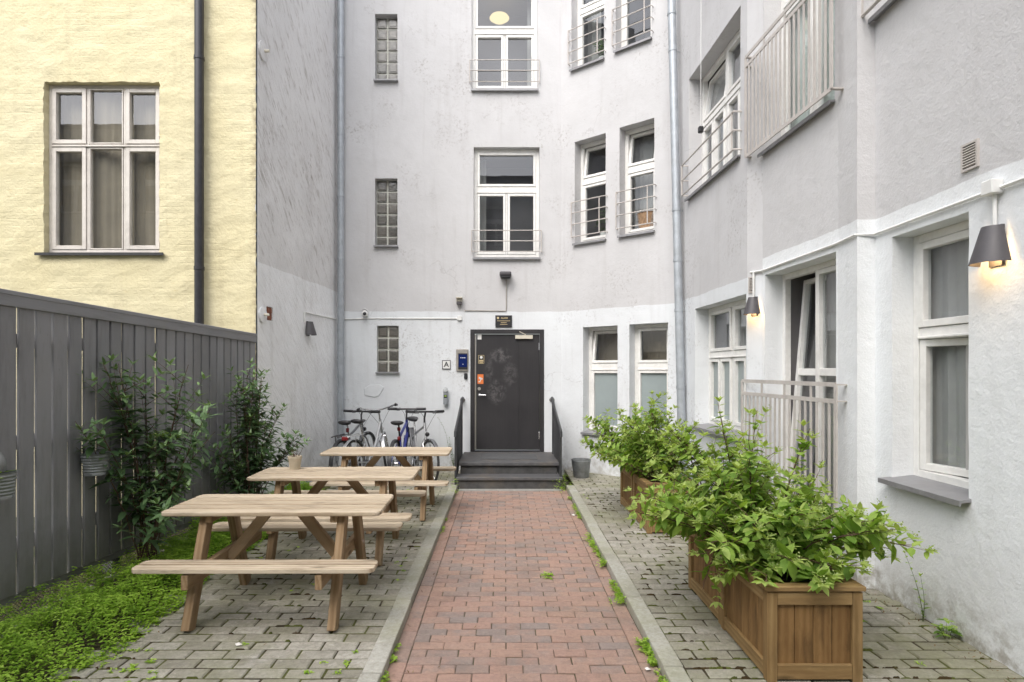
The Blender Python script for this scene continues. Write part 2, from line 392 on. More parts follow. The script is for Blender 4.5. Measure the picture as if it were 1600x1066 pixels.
def brick(mb, x0, x1, y0, y1, zt, h, bev, r, tilt=.004):
    dz = [rng.uniform(-tilt, tilt)*.5 for _ in range(4)]
    j = rng.uniform(-.0015, .0015)
    xs, ys = (x0+j, x1+j), (y0, y1)
    B = bev
    c = [(xs[0], ys[0]), (xs[1], ys[0]), (xs[1], ys[1]), (xs[0], ys[1])]
    inn = [(xs[0]+B, ys[0]+B), (xs[1]-B, ys[0]+B), (xs[1]-B, ys[1]-B), (xs[0]+B, ys[1]-B)]
    o = rng.uniform(-.003, .003)
    v = [(x, y, zt-h) for x, y in c]+[(x, y, zt-B*.8+dz[i]+o) for i, (x, y) in enumerate(c)]+[(x, y, zt+dz[i]+o) for i, (x, y) in enumerate(inn)]
    f = [(8, 9, 10, 11)]
    for i in range(4):
        k = (i+1) % 4
        f += [(i, k, 4+k, 4+i), (4+i, 4+k, 8+k, 8+i)]
    mb.add(v, f, None, r)

PX0, PX1 = -.685, .905
mb = MB(); y = .6; row = 0
g = .0045
while y < 8.5:
    w = .0965
    x = PX0+.105+(-.09857 if row % 2 else 0.)
    while x < PX1-.105-.01:
        a, b = max(x, PX0+.105), min(x+.19714, PX1-.105)
        if b-a > .03: brick(mb, a+g/2, b-g/2, y+g/2, y+w-g/2, 0., .03, .005, rng.random())
        x += .19714
    y += w; row += 1
for X in (PX0, PX1-.105):
    y = .6
    while y < 8.5:
        brick(mb, X+g/2, X+.105-g/2, y+g/2, y+.209-g/2, 0., .03, .004, .25+.75*rng.random()); y += .209
props(obj('path', mb, M['brick']), kind='structure')
mb = MB(); mb.quad((PX0-.1, .3, -.007), (PX1+.1, .3, -.007), (PX1+.1, 8.7, -.007), (PX0-.1, 8.7, -.007))
props(obj('path_bed', mb, M['joint_red']), kind='structure')

def kerb(xa, xb):
    mb = MB(); y = .4
    while y < 8.62:
        l = min(rng.uniform(.9, 1.05), 8.62-y)
        d = rng.uniform(-.004, .004)
        if l > .1: mb.box(((xa+xb)/2+d, y+l/2, -.02+d*.5), (xb-xa, l-.006, .165), None, rng.random())
        y += l
    return props(obj('kerb', mb, M['kerbstone'], bevel=.008, seg=2), kind='structure')
kerb(PX0-.115, PX0); kerb(PX1, PX1+.115)

def paved(xa, xb, ya, yb, edge=None):
    mb = MB(); y = ya; row = 0
    while y < yb:
        h = .110; x = xa+(.11 if row % 2 else 0)
        if row % 2: brick(mb, xa+.004, xa+.106, y+.004, y+h-.004, .05, .03, .008, rng.random(), .009)
        while x < xb:
            if edge is None or edge(x+.11, y):
                w = .218
                brick(mb, x+.004+rng.uniform(0, .003), x+w-.004-rng.uniform(0, .003), y+.0045+rng.uniform(0, .003), y+h-.0045-rng.uniform(0, .003), .05, .03, .008, rng.random(), .006)
            x += .218
        y += h; row += 1
    return mb
mbL = paved(-3.3, -.807, .5, 10.1, lambda x, y: x > -2.47+.16*noise.noise(Vector((x*2, y*2.3, 0)))+(.35 if y > 7.2 else 0)*0)
props(obj('left_paving', mbL, M['paver']), kind='structure')
props(obj('right_paving', paved(1.025, 3.0, .5, 10.0), M['paver']), kind='structure')
def bedsheet(xa, xb):
    mb = MB(); n = 60
    xs = [xa+(xb-xa)*i/24 for i in range(25)]; ys = [.3+10*i/100 for i in range(101)]
    mb.add([(x, y, .043+.004*noise.noise(Vector((x*4, y*4, 3)))) for y in ys for x in xs], [(j*25+i, j*25+i+1, (j+1)*25+i+1, (j+1)*25+i) for j in range(100) for i in range(24)], None, 0, True)
    return mb
props(obj('left_paving_bed', bedsheet(-3.6, -.80), M['joint_grey']), kind='structure')
props(obj('right_paving_bed', bedsheet(1.02, 3.3), M['joint_grey']), kind='structure')

# ------------------------------------------------------------------ walls with openings
class Frame:                      # a vertical wall plane: u along, d outwards, z up
    def __init__(s, p0, p1):
        s.p0 = Vector((p0[0], p0[1], 0)); e = Vector((p1[0], p1[1], 0))-s.p0
        s.L = e.length; s.t = e.normalized(); s.n = Vector((s.t.y, -s.t.x, 0))
        s.M = Matrix((s.t, s.n*-1, Vector((0, 0, 1)))).transposed()      # columns: u, inward, up
    def P(s, u, d, z): return s.p0+s.t*u+s.n*d+Vector((0, 0, z))

def cuts(a, b, crit, cell):
    c = sorted({a, b, *[x for x in crit if a < x < b]}); out = []
    for i in range(len(c)-1):
        k = max(1, round((c[i+1]-c[i])/cell)); out += [c[i]+(c[i+1]-c[i])*j/k for j in range(k)]
    return out+[b]

def wall(fr, z0, z1, holes, mat, parent, cell=.09, amp=.004, freq=(2.5, 2.5), rec=.16, jit=.004, ends=(1, 1), name='wall', u0=0.):
    us = cuts(u0, fr.L, [x for h in holes for x in h[:2]], cell); zs = cuts(z0, z1, [x for h in holes for x in h[2:4]], cell)
    eps = 1e-6
    mb = MB(); idx = {}
    def vert(i, j):
        if (i, j) not in idx:
            u, z = us[i], zs[j]; q = fr.P(u, 0, z)
            k = min(1., (u-u0)/.12 if ends[0] else 1., (fr.L-u)/.12 if ends[1] else 1.)
            v = Vector((q.x*freq[0], q.y*freq[0], q.z*freq[1]))
            d = amp*k*(noise.noise(v)+.5*noise.noise(v*2.7))
            du = jit*noise.noise(v*4.1+Vector((5, 0, 0)))*k; dz = jit*noise.noise(v*4.3+Vector((0, 9, 0)))
            idx[i, j] = len(mb.v); mb.add([fr.P(u+du, d, z+dz)], [])
        return idx[i, j]
    def hole_at(u, z):
        for h in holes:
            if h[0]-eps < u < h[1]+eps and h[2]-eps < z < h[3]+eps: return h
    inside = {}
    for i in range(len(us)-1):
        for j in range(len(zs)-1):
            inside[i, j] = hole_at((us[i]+us[i+1])/2, (zs[j]+zs[j+1])/2)
    for (i, j), h in inside.items():
        if not h:
            mb.f.append((vert(i, j), vert(i+1, j), vert(i+1, j+1), vert(i, j+1))); mb.sm.append(True)
            for (di, dj, a, b) in ((1, 0, (i+1, j), (i+1, j+1)), (-1, 0, (i, j+1), (i, j)), (0, 1, (i+1, j+1), (i, j+1)), (0, -1, (i, j), (i+1, j))):
                hh = inside.get((i+di, j+dj))
                if hh:
                    dep = hh[4] if len(hh) > 4 else rec
                    va, vb = vert(*a), vert(*b)
                    pa = fr.P(us[a[0]], -dep, zs[a[1]]); pb = fr.P(us[b[0]], -dep, zs[b[1]])
                    o = len(mb.v); mb.add([mb.v[va], mb.v[vb], pb, pa], [(0, 1, 2, 3)])
    return obj(name, mb, mat, parent, world=True, sharp=30)

def ring(mb, fr, a, b, c, d, w, d0, d1, wb=None):
    wb = wb or w
    def bx(u0, u1, z0, z1): mb.box(fr.P((u0+u1)/2, (d0+d1)/2, (z0+z1)/2), (u1-u0, abs(d1-d0), z1-z0), fr.M)
    bx(a, a+w, c, d); bx(b-w, b, c, d); bx(a+w, b-w, d-w, d); bx(a+w, b-w, c, c+wb)

def window(parent, fr, o, rec, sashes, mat, sillmat, glassmat='glass', tilt=(), frost=(), back='curtain', fw=.055, sw=.042, sill=True, rail=None, room=True, fixed=(), name='window', label=None, curtain=None, sillproj=.06, sidegap=0., casement=()):
    """o=(u0,u1,z0,z1) opening; sashes: fractional rects (a,b,c,d) of the frame's inside"""
    u0, u1, z0, z1 = o; sw0 = sw
    mb = MB(); fd0, fd1 = -rec-.05, -rec+.015
    ring(mb, fr, u0, u1, z0+(.03 if sill else 0), z1, fw, fd0, fd1)
    iu0, iu1, iz0, iz1 = u0+fw, u1-fw, z0+fw+(.03 if sill else 0), z1-fw
    W, H = iu1-iu0, iz1-iz0
    mids = {k: iz0+q[4]*H for k, q in enumerate(sashes) if len(q) > 4}
    rects = [(iu0+q[0]*W, iu0+q[1]*W, iz0+q[2]*H, iz0+q[3]*H) for q in sashes]
    us = sorted({iu0, iu1, *[x for r in rects for x in r[:2]]}); zs = sorted({iz0, iz1, *[x for r in rects for x in r[2:]]})
    for i in range(len(us)-1):
        for j in range(len(zs)-1):
            cu, cz = (us[i]+us[i+1])/2, (zs[j]+zs[j+1])/2
            if us[i+1]-us[i] < .004 or zs[j+1]-zs[j] < .004: continue
            if not any(r[0] < cu < r[1] and r[2] < cz < r[3] for r in rects):
                e = .0012*((i+j) % 2)
                mb.box(fr.P(cu, (fd0+fd1)/2-e, cz), (us[i+1]-us[i], fd1-fd0-.006, zs[j+1]-zs[j]), fr.M)
    # a thin drip moulding along each transom
    for z in {round(r[3], 4) for r in rects if r[3] < iz1-.02}:
        mb.box(fr.P((iu0+iu1)/2, fd1+.006, z+.012), (W, .024, .018), fr.M)
    win = obj(name, mb, mat, parent, bevel=.004, world=True)
    if label: win['label'] = label
    def child(nm, m, mt, bev=0., sharp=35):
        return obj(nm, m, mt, win, bev, world=True, sharp=sharp) if m.f else None
    win.matrix_basis = Matrix()
    pw = parent.matrix_basis
    def wchild(nm, m, mt, bev=0.):
        if not m.f: return
        m.v = [tuple(pw.inverted() @ Vector(v)) for v in m.v]
        return obj(nm, m, mt, win, bev)
    pane = MB(); frostm = MB()
    for k, (a, b, c, d) in enumerate(rects):
        sm = MB(); gp = .004; sw = .016 if k in fixed else sw0
        ring(sm, fr, a+gp, b-gp, c+gp, d-gp, sw, fd0+.01, fd1+(.002 if k in fixed else .008))
        if k in mids: sm.box(fr.P((a+b)/2, fd0+.038, mids[k]), (b-a-2*sw, .055, .07), fr.M)
        tgt = frostm if k in frost else pane
        q = [fr.P(a+sw, fd0+.032, c+sw), fr.P(b-sw, fd0+.032, c+sw), fr.P(b-sw, fd0+.032, d-sw), fr.P(a+sw, fd0+.032, d-sw)]
        if k in tilt or k in casement:
            if k in tilt:
                ang = R(9) if d-c < 1.2 else R(5); piv = fr.P((a+b)/2, fd0+.02, c); rot = Matrix.Rotation(ang, 4, fr.t)
                if (rot @ Vector((0, 0, 1))).dot(fr.n) > 0: rot = Matrix.Rotation(-ang, 4, fr.t)
            else:
                piv = fr.P(a, fd0+.02, c); rot = Matrix.Rotation(R(14), 4, 'Z')
                if (rot @ fr.t).dot(fr.n) > 0: rot = Matrix.Rotation(R(-14), 4, 'Z')
            T = Matrix.Translation(piv) @ rot @ Matrix.Translation(-piv)
            sm.v = [tuple(T @ Vector(v)) for v in sm.v]; q = [T @ v for v in q]
        wchild('sash', sm, mat, .003)
        tgt.quad(*q)
    wchild('pane', pane, M[glassmat]); wchild('frosted_pane', frostm, M['frost'])
    if sill:
        s = MB(); a, b = u0-sidegap-.015, u1+sidegap+.015
        pr = [(-rec+.01, .04), (sillproj, .012), (sillproj, -.022), (sillproj-.012, -.022), (sillproj-.012, -.004), (-rec+.01, .012)]
        vs = [fr.P(a if sidegap or k else a, dd, z0+zz) for k in (0,) for dd, zz in pr]+[fr.P(b, dd, z0+zz) for dd, zz in pr]
        # the sheet only widens in front of the wall
        vs = []
        for uu, ui in ((a, u0+.003), (b, u1-.003)):
            for dd, zz in pr: vs.append(fr.P(ui if dd < .0 else uu, dd, z0+zz))
        n = len(pr)
        s.add(vs, [tuple(range(n)), tuple(range(2*n-1, n-1, -1))]+[(i, n+i, n+(i+1) % n, (i+1) % n) for i in range(n)])
        wchild('sill', s, sillmat)
    if room:
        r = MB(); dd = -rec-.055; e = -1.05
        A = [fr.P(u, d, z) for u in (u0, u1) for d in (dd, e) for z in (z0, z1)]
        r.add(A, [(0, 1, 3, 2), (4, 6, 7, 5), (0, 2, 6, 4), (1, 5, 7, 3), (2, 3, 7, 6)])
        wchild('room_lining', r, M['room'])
    if curtain:
        for (a, b, mt, dep) in curtain:
            cm = MB(); n = 46; vs = []
            for i in range(n+1):
                u = u0+(u1-u0)*(a+(b-a)*i/n); w = .035*noise.noise(Vector((u*7.3, dep*50, 1)))+.018*noise.noise(Vector((u*21, dep*50, 2)))
                for z in (z0+.06, z1-.05): vs.append(fr.P(u, -rec-dep+w, z))
            cm.add(vs, [(2*i, 2*i+2, 2*i+3, 2*i+1) for i in range(n)], None, 0, True)
            wchild('curtain', cm, M[mt])
    if rail:
        zs_, pr, posts, th = rail; g = MB(); ua, ub = u0-.03, u1+.03
        for z in zs_:
            g.tube([fr.P(ua, -.01, z), fr.P(ua, pr, z), fr.P(ub, pr, z), fr.P(ub, -.01, z)], th, 6)
        for f in posts:
            u = ua+(ub-ua)*f; g.tube([fr.P(u, pr, zs_[0]), fr.P(u, pr, zs_[-1])], th*1.05, 6)
        wchild('guard_rail', g, M['rail_paint'])
    return win

TWO = [(0, 1, .665, 1), (0, .488, 0, .60), (.512, 1, 0, .60)]
ONE = [(0, 1, .66, 1), (0, 1, 0, .59)]
FOUR = [(0, .475, .63, 1), (.525, 1, .63, 1), (0, .23, 0, .57), (.245, .475, 0, .57), (.525, .755, 0, .57), (.77, 1, 0, .57)]
FRENCH = [(0, .485, .60, 1), (.515, 1, .60, 1), (0, .485, 0, .575), (.515, 1, 0, .575)]

FRENCH_G = [(0, .485, 0, 1, .59), (.515, 1, 0, 1, .59)]
TOPZ = 10.2
bld = empty('apartment_building', (0, 10.1, 0), label='pale grey rendered apartment building with angled bays and a dark entrance door', cat='building')
Ffac = Frame((-2.87, 10.1), (.978, 10.1)); Fb = Frame((.978, 10.1), (2.575, 8.78)); Fa = Frame((2.575, 8.78), (2.64, 6.4))
Fc = Frame((2.64, 6.4), (2.72, 6.2)); Fd = Frame((2.72, 6.2), (2.78, 4.9)); Fe = Frame((2.78, 4.9), (2.745, 4.58)); Ff = Frame((2.745, 4.58), (2.885, 4.58)); Fg = Frame((2.885, 4.58), (2.885, -3.5))

gbs = [(.652, 1.037, 6.69, 7.854, .13), (.652, 1.037, 3.858, 5.033, .13), (.685, 1.059, 1.695, 2.507, .06)]
oW1 = (2.343, 3.474, 3.66, 5.57); oW0 = (2.31, 3.44, 6.537, 8.45); oDoor = (2.288, 3.551, .345, 2.442)
wall(Ffac, -.1, TOPZ, [*gbs, (*oW1, .12), (*oW0, .12), (*oDoor, .10)], M['render'], bld)
oB = {'g1': (.435, 1.08, .70, 2.46), 'g2': (1.287, 1.93, .70, 2.465), 'f1': (.271, .865, 3.86, 5.59), 'f2': (1.114, 1.71, 3.87, 5.61), 't1': (.207, .835, 6.80, 8.5), 't2': (1.045, 1.662, 6.83, 8.5)}
wall(Fb, -.1, TOPZ, [(*v, .2) for v in oB.values()], M['render'], bld)
oA = {'u': (.52, 2.21, 4.13, 5.82), 'g': (.765, 2.355, .985, 2.58)}
wall(Fa, -.1, TOPZ, [(*v, .2) for v in oA.values()], M['render'], bld)
wall(Fc, -.1, TOPZ, [], M['render'], bld)
oD = {'u': (.02, 1.25, 4.0, 6.5), 'g': (.05, 1.27, .30, 2.74)}
wall(Fd, -.1, TOPZ, [(*v, .2) for v in oD.values()], M['render_near'], bld)
wall(Fe, -.1, TOPZ, [], M['render_near'], bld, ends=(1, 1)); wall(Ff, -.1, TOPZ, [], M['render_near'], bld)
oG = {'g': (.20, .92, .93, 2.735), 'u': (.02, 1.2, 4.46, 6.4)}
wall(Fg, -.1, TOPZ, [(*v, .17) for v in oG.values()], M['render_near'], bld, cell=.1)
# closed back and roof slab so that no daylight enters from behind
mb = MB(); mb.poly([(-2.9, 10.09), (.97, 10.09), (2.57, 8.77), (2.66, 6.3), (2.9, 4.6), (2.9, -3.5), (5.5, -3.5), (5.5, 12.5), (-2.9, 12.5)], TOPZ-.02, TOPZ+.2)
obj('roof', mb, M['sill_metal'], bld, world=True)

# glass-block lights
for (a, b, c, d, dep) in gbs:
    rows = max(2, round((d-c)/.195)); mm = MB(); mm.box(Ffac.P((a+b)/2, -dep-.03, (c+d)/2), (b-a, .06, d-c), Ffac.M)
    w = obj('glass_block_window', mm, M['mortar'], bld, world=True)
    gm = MB(); cw = (b-a)/2; ch = (d-c)/rows
    for i in range(2):
        for j in range(rows):
            cu, cz = a+cw*(i+.5), c+ch*(j+.5)
            gm.box(Ffac.P(cu, -dep+.004, cz), (cw-.030, .03, ch-.030), Ffac.M)
            gm.box(Ffac.P(cu, -dep+.018, cz), (cw-.07, .012, ch-.07), Ffac.M)
    gm.v = [tuple(bld.matrix_basis.inverted() @ Vector(v)) for v in gm.v]
    obj('glass_block', gm, M['glassblock'], w, bevel=.008, seg=2)
    s = MB(); s.box(Ffac.P((a+b)/2, -.02 if dep > .1 else .0, c+.004), (b-a+.03, dep+.06, .03), Ffac.M)
    s.v = [tuple(bld.matrix_basis.inverted() @ Vector(v)) for v in s.v]; obj('sill', s, M['sill_metal'], w, bevel=.004)

cu_ = lambda *a: a
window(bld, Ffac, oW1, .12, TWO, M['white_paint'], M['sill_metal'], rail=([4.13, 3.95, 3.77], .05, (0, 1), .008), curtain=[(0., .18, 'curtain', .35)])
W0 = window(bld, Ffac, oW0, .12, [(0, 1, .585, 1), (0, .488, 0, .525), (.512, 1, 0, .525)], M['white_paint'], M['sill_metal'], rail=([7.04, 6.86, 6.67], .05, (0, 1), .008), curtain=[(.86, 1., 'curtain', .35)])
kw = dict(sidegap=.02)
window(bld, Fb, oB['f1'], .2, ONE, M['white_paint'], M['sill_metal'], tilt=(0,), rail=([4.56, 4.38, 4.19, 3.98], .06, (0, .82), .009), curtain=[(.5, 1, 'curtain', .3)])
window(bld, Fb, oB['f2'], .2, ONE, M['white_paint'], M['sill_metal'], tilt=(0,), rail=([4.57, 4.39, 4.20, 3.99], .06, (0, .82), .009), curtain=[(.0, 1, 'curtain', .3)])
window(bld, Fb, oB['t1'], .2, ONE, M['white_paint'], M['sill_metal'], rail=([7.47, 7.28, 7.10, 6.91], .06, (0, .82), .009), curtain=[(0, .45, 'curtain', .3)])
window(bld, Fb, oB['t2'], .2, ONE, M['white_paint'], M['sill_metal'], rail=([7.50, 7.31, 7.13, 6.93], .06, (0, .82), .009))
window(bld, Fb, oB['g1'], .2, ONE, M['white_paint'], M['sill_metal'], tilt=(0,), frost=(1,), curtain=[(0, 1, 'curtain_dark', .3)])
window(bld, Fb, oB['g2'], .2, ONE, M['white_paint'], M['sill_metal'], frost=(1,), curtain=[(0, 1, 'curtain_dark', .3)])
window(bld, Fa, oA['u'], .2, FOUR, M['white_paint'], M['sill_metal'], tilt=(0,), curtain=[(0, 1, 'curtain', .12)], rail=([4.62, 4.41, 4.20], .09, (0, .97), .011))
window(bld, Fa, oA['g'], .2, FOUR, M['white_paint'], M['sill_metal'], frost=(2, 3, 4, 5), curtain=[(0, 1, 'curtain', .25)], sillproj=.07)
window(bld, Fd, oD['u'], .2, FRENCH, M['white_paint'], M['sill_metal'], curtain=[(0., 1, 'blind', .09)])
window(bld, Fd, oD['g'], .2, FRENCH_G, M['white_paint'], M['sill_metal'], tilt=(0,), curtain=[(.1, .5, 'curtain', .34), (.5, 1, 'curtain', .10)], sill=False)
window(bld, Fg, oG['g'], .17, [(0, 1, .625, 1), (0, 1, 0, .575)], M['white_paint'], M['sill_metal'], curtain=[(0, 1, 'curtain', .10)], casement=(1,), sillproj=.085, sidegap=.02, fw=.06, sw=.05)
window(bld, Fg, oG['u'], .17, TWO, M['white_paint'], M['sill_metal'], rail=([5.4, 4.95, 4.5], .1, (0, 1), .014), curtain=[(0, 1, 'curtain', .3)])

# entrance door
mb = MB(); a, b, c, d = oDoor
fr = Ffac; w = .07
ring(mb, fr, a, b, c, d, w, -.11, .012, .02)
door = obj('entrance_door', mb, M['door'], bld, bevel=.004, world=True)
def dpart(nm, m, mt, bev=0., label=None):
    m.v = [tuple(bld.matrix_basis.inverted() @ Vector(v)) for v in m.v]
    o = obj(nm, m, mt, door, bev); 
    if label: o['label'] = label
    return o
m = MB(); m.box(fr.P((a+b)/2+.012, -.055, (c+d)/2-.02), (b-a-2*w-.035, .05, d-c-w-.05), fr.M)
m.box(fr.P(a+.83, -.0275, (c+d)/2-.02), (.014, .004, d-c-w-.06), fr.M)
dpart('door_leaf', m, M['door'], .003)
m = MB(); m.box(fr.P(a+w+.013, -.05, (c+d)/2-.02), (.022, .07, d-c-w-.06), fr.M); dpart('edge_strip', m, M['silverplate'], .002)
m = MB(); m.box(fr.P(a+.92, -.005, d-.13), (.30, .045, .065), fr.M); m.beam(fr.P(a+.95, .0, d-.09), fr.P(a+.84, .02, d-.04), .018, .012); dpart('door_closer', m, M['ivory'], .004)
m = MB(); m.lathe([(.0, .0), (.024, .0), (.024, .012), (.0, .012)], fr.P(a+.155, -.03, 1.32), 16, Matrix.Rotation(R(90), 3, 'X')); m.tube([fr.P(a+.155, -.03, 1.32), fr.P(a+.155, .025, 1.32), fr.P(a+.265, .03, 1.318)], .010, 8); dpart('door_handle', m, M['chrome'])
m = MB(); m.lathe([(.0, .0), (.028, .0), (.028, .014), (.0, .014)], fr.P(a+.15, -.03, 1.425), 16, Matrix.Rotation(R(90), 3, 'X')); dpart('lock', m, M['silverplate'])
for zz in (2.15, .62):
    m = MB(); m.box(fr.P(b-w-.012, -.018, zz), (.024, .03, .13), fr.M); dpart('hinge', m, M['chrome'], .003)
m = MB(); m.box(fr.P(a+.155, -.0285, 2.315), (.068, .003, .085), fr.M); dpart('sticker', m, M['white_plastic'], 0, 'small white sticker in the upper corner')
m = MB(); m.box(fr.P(a+.185, -.0285, 1.93), (.105, .003, .15), fr.M); st = dpart('sticker', m, M['black'], 0, 'black sticker with yellow lower half')
m = MB(); ring(m, fr, a+.135, a+.235, 1.858, 2.002, .006, -.027, -.0255); m.box(fr.P(a+.185, -.026, 1.905), (.07, .003, .03), fr.M); m.box(fr.P(a+.185, -.026, 1.87), (.06, .003, .018), fr.M); dpart('sticker_print', m, M['gold'])
m = MB(); m.lathe([(0, 0), (.024, 0), (.024, .002), (0, .002)], fr.P(a+.185, -.0265, 1.965), 14, Matrix.Rotation(R(90), 3, 'X')); dpart('sticker_print', m, M['white_plastic'])
m = MB(); m.box(fr.P(a+.172, -.0285, 1.59), (.10, .003, .165), fr.M); dpart('sticker', m, M['orange'], 0, 'orange camera warning sticker')
m = MB(); m.beam(fr.P(a+.145, -.0265, 1.617), fr.P(a+.205, -.0265, 1.587), .003, .030, (0, 0, 1)); m.box(fr.P(a+.170, -.0265, 1.57), (.012, .003, .03), fr.M); m.box(fr.P(a+.155, -.0265, 1.545), (.03, .003, .018), fr.M); dpart('sticker_print', m, M['white_plastic'])

# ceiling lamp seen through the top stair window
m = MB(); m.lathe([(0, -.09), (.12, -.075), (.18, -.03), (.16, .0), (0, .01)], (-.09, 10.72, 8.18), 24)
props(obj('ceiling_lamp', m, M['ceiling_glow']), 'glowing round ceiling lamp seen through the topmost stair window', 'ceiling light')

rb = empty('rear_building', (-2, -7, 0), label='pale apartment building closing the courtyard behind the viewer', cat='building')
Fr = Frame((8, -7), (-21, -7)); ro = [(1.6+3.1*i, 2.8+3.1*i, .9+3.3*j, 2.8+3.3*j) for i in range(9) for j in range(3)]
wall(Fr, -.1, 10.6, [(*o, .15) for o in ro], M['render_near'], rb, cell=.6)
for o in ro: window(rb, Fr, o, .15, TWO, M['white_paint'], M['sill_metal'])
mb = MB(); mb.poly([(-21, -7.01), (8, -7.01), (8, -12), (-21, -12)], 10.5, 10.8); obj('roof', mb, M['sill_metal'], rb, world=True)
# ------------------------------------------------------------------ side wall and yellow building
side = empty('side_wall', (-2.96, 8.6, 0), label='weathered grey side wall with diagonal dirty streaks beside the yellow house', cat='wall')
Fs = Frame((-3.045, 7.262), (-2.87, 10.1))
wall(Fs, -.1, TOPZ, [(.25, .42, 2.385, 2.56, .03)], M['side'], side, cell=.06, amp=.012, freq=(3, 2.2), jit=.012, name='rendered_face')
m = MB(); m.box(Fs.P(.335, -.05, 2.47), (.175, .06, .18), Fs.M); m.box(Fs.P(.33, -.018, 2.44), (.12, .03, .06), Fs.M); m.box(Fs.P(.345, -.020, 2.51), (.11, .03, .055), Fs.M); obj('exposed_brick', m, M['lid_red'], side, world=True)
m = MB(); m.poly([(-3.04, 7.27), (-2.88, 10.09), (-6, 10.09), (-6, 7.27)], TOPZ-.02, TOPZ+.2); obj('coping', m, M['sill_metal'], side, world=True)

yb = empty('yellow_house', (-5.5, 7.23, 0), label='yellow house with rough uneven render and one tall six pane window', cat='house')
Fy = Frame((-11, 7.23), (-3.05, 7.23)); oy = (-5.658+11, -4.236+11, 3.17, 5.286)
wall(Fy, -.1, TOPZ, [(*oy, .12)], M['yellow'], yb, cell=.04, amp=.010, freq=(4.2, 7.5), jit=.014, u0=3.4, ends=(1, 0))
S3 = [(0, .32, .655, 1), (.34, .66, .655, 1), (.68, 1, .655, 1), (0, .32, 0, .635), (.34, .66, 0, .635), (.68, 1, 0, .635)]
window(yb, Fy, oy, .10, S3, M['cream_paint'], M['sill_black'], curtain=[(-.05, .36, 'curtain_dark', .16), (.33, .68, 'curtain_dark', .13), (.64, 1.05, 'curtain_dark', .16)], sillproj=.05, sidegap=.06, fw=.04, sw=.05, fixed=(1, 4))
m = MB(); m.poly([(-11, 7.24), (-3.06, 7.24), (-3.06, 9.8), (-11, 9.8)], TOPZ-.02, TOPZ+.2); obj('roof', m, M['sill_metal'], yb, world=True)
m = MB(); m.quad((-3.05, 7.225, -.1), (-3.05, 7.27, -.1), (-3.05, 7.27, TOPZ), (-3.05, 7.225, TOPZ)); obj('wall_end', m, M['black'], yb, world=True)

def pipe(name, label, p0, p1, r, mat, rings, zoff=0., group=None):
    e = empty(name, p0, label=label, cat='drainpipe', group=group)
    p0, p1 = Vector(p0), Vector(p1); m = MB()
    cutz = sorted([z for z in rings if z[1]]); 
    m.tube([p0, p1], r, 18); obj('pipe', m, mat, e, world=True)
    at = lambda z: p0+(p1-p0)*((z-p0.z)/(p1.z-p0.z))
    for z, clamp in rings:
        m2 = MB(); q = at(z); m2.lathe([(r, -.02), (r*1.12, -.02), (r*1.12, .02), (r, .02)], q, 18)
        if clamp: m2.tube([q+Vector((0, .0, 0)), q+Vector(clamp)], .008, 6)
        obj('clamp', m2, mat, e, world=True)
    return e
pipe('downpipe', 'black downpipe on the yellow wall', (-3.70, 7.14, .0), (-3.70, 7.14, 9.9), .054, M['black_pipe'], [(5.53, (0, .1, 0)), (2.98, (0, .1, 0))])
pipe('downpipe', 'galvanised downpipe at the corner of the streaked wall, behind the parked bicycles', (-2.775, 9.99, .1), (-2.775, 9.99, 10), .055, M['zinc'], [(1.95, (.0, .11, 0)), (3.63, (.0, .11, 0)), (7.05, (0, .11, 0)), (4.7, (0, .11, 0)), (5.75, None)])
pipe('downpipe', 'galvanised downpipe between the paired narrow windows and the right wall', (2.52, 8.30, .1), (2.415, 8.72, 9.8), .058, M['zinc'], [(1.5, (.08, .05, 0)), (3.32, (.08, .05, 0)), (4.05, (.1, .05, 0)), (6.4, (.12, .05, 0)), (6.95, None), (2.6, None)])

# ------------------------------------------------------------------ fence
fe = empty('fence', (-3.19, 5.5, 0), label='dark grey board fence with narrow gaps and a flat cap along the yard', cat='fence')
A, B = Vector((-3.065, 7.20, 0)), Vector((-3.75, -1.5, 0)); t = (B-A).normalized(); nrm = Vector((-t.y, t.x, 0))
if nrm.x < 0: nrm = -nrm
L = (B-A).length
ztop = lambda s: 2.155+.027*s
m = MB(); s = .0
Mx = Matrix((t, nrm, Vector((0, 0, 1)))).transposed(); i = 0
while s < L:
    wd = .122; dz = rng.uniform(-.006, .006); z1 = ztop(s)-.01; z0 = .235
    near = s > 2.6
    gap = rng.uniform(.017, .024) if near else rng.uniform(.019, .027)
    c = A+t*(s+wd/2); lean = rng.uniform(-.0025, .0025)
    m.box(c+Vector((0, 0, (z0+z1)/2+dz*.3))+nrm*(.012+rng.uniform(-.003, .003)), (.1405-gap, .022, z1-z0), Mx @ Matrix.Rotation(lean, 3, 'Y'))
    s += .1405; i += 1
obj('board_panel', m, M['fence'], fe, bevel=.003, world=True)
m = MB(); s = .0702
while s < 2.6:       # backing boards close the gaps on the far stretch
    c = A+t*(s+.07); m.box(c+nrm*(-.034)+Vector((0, 0, (.24+ztop(s)-.02)/2)), (.075, .02, ztop(s)-.26), Mx); s += .1405
obj('backing_board', m, M['fence'], fe, world=True)
m = MB()
m.beam(A+Vector((0, 0, ztop(0)+.02))+nrm*.0, B+Vector((0, 0, ztop(L)+.02)), .09, .032); m.beam(A+nrm*.03+Vector((0, 0, ztop(0)-.03)), B+nrm*.03+Vector((0, 0, ztop(L)-.03)), .022, .085)
obj('cap_rail', m, M['fence'], fe, bevel=.004, world=True)
for z in (.55, 1.25, 1.95):
    m = MB(); m.beam(A-nrm*.05+Vector((0, 0, z)), B-nrm*.05+Vector((0, 0, z)), .045, .095); obj('rail', m, M['fence'], fe, world=True)
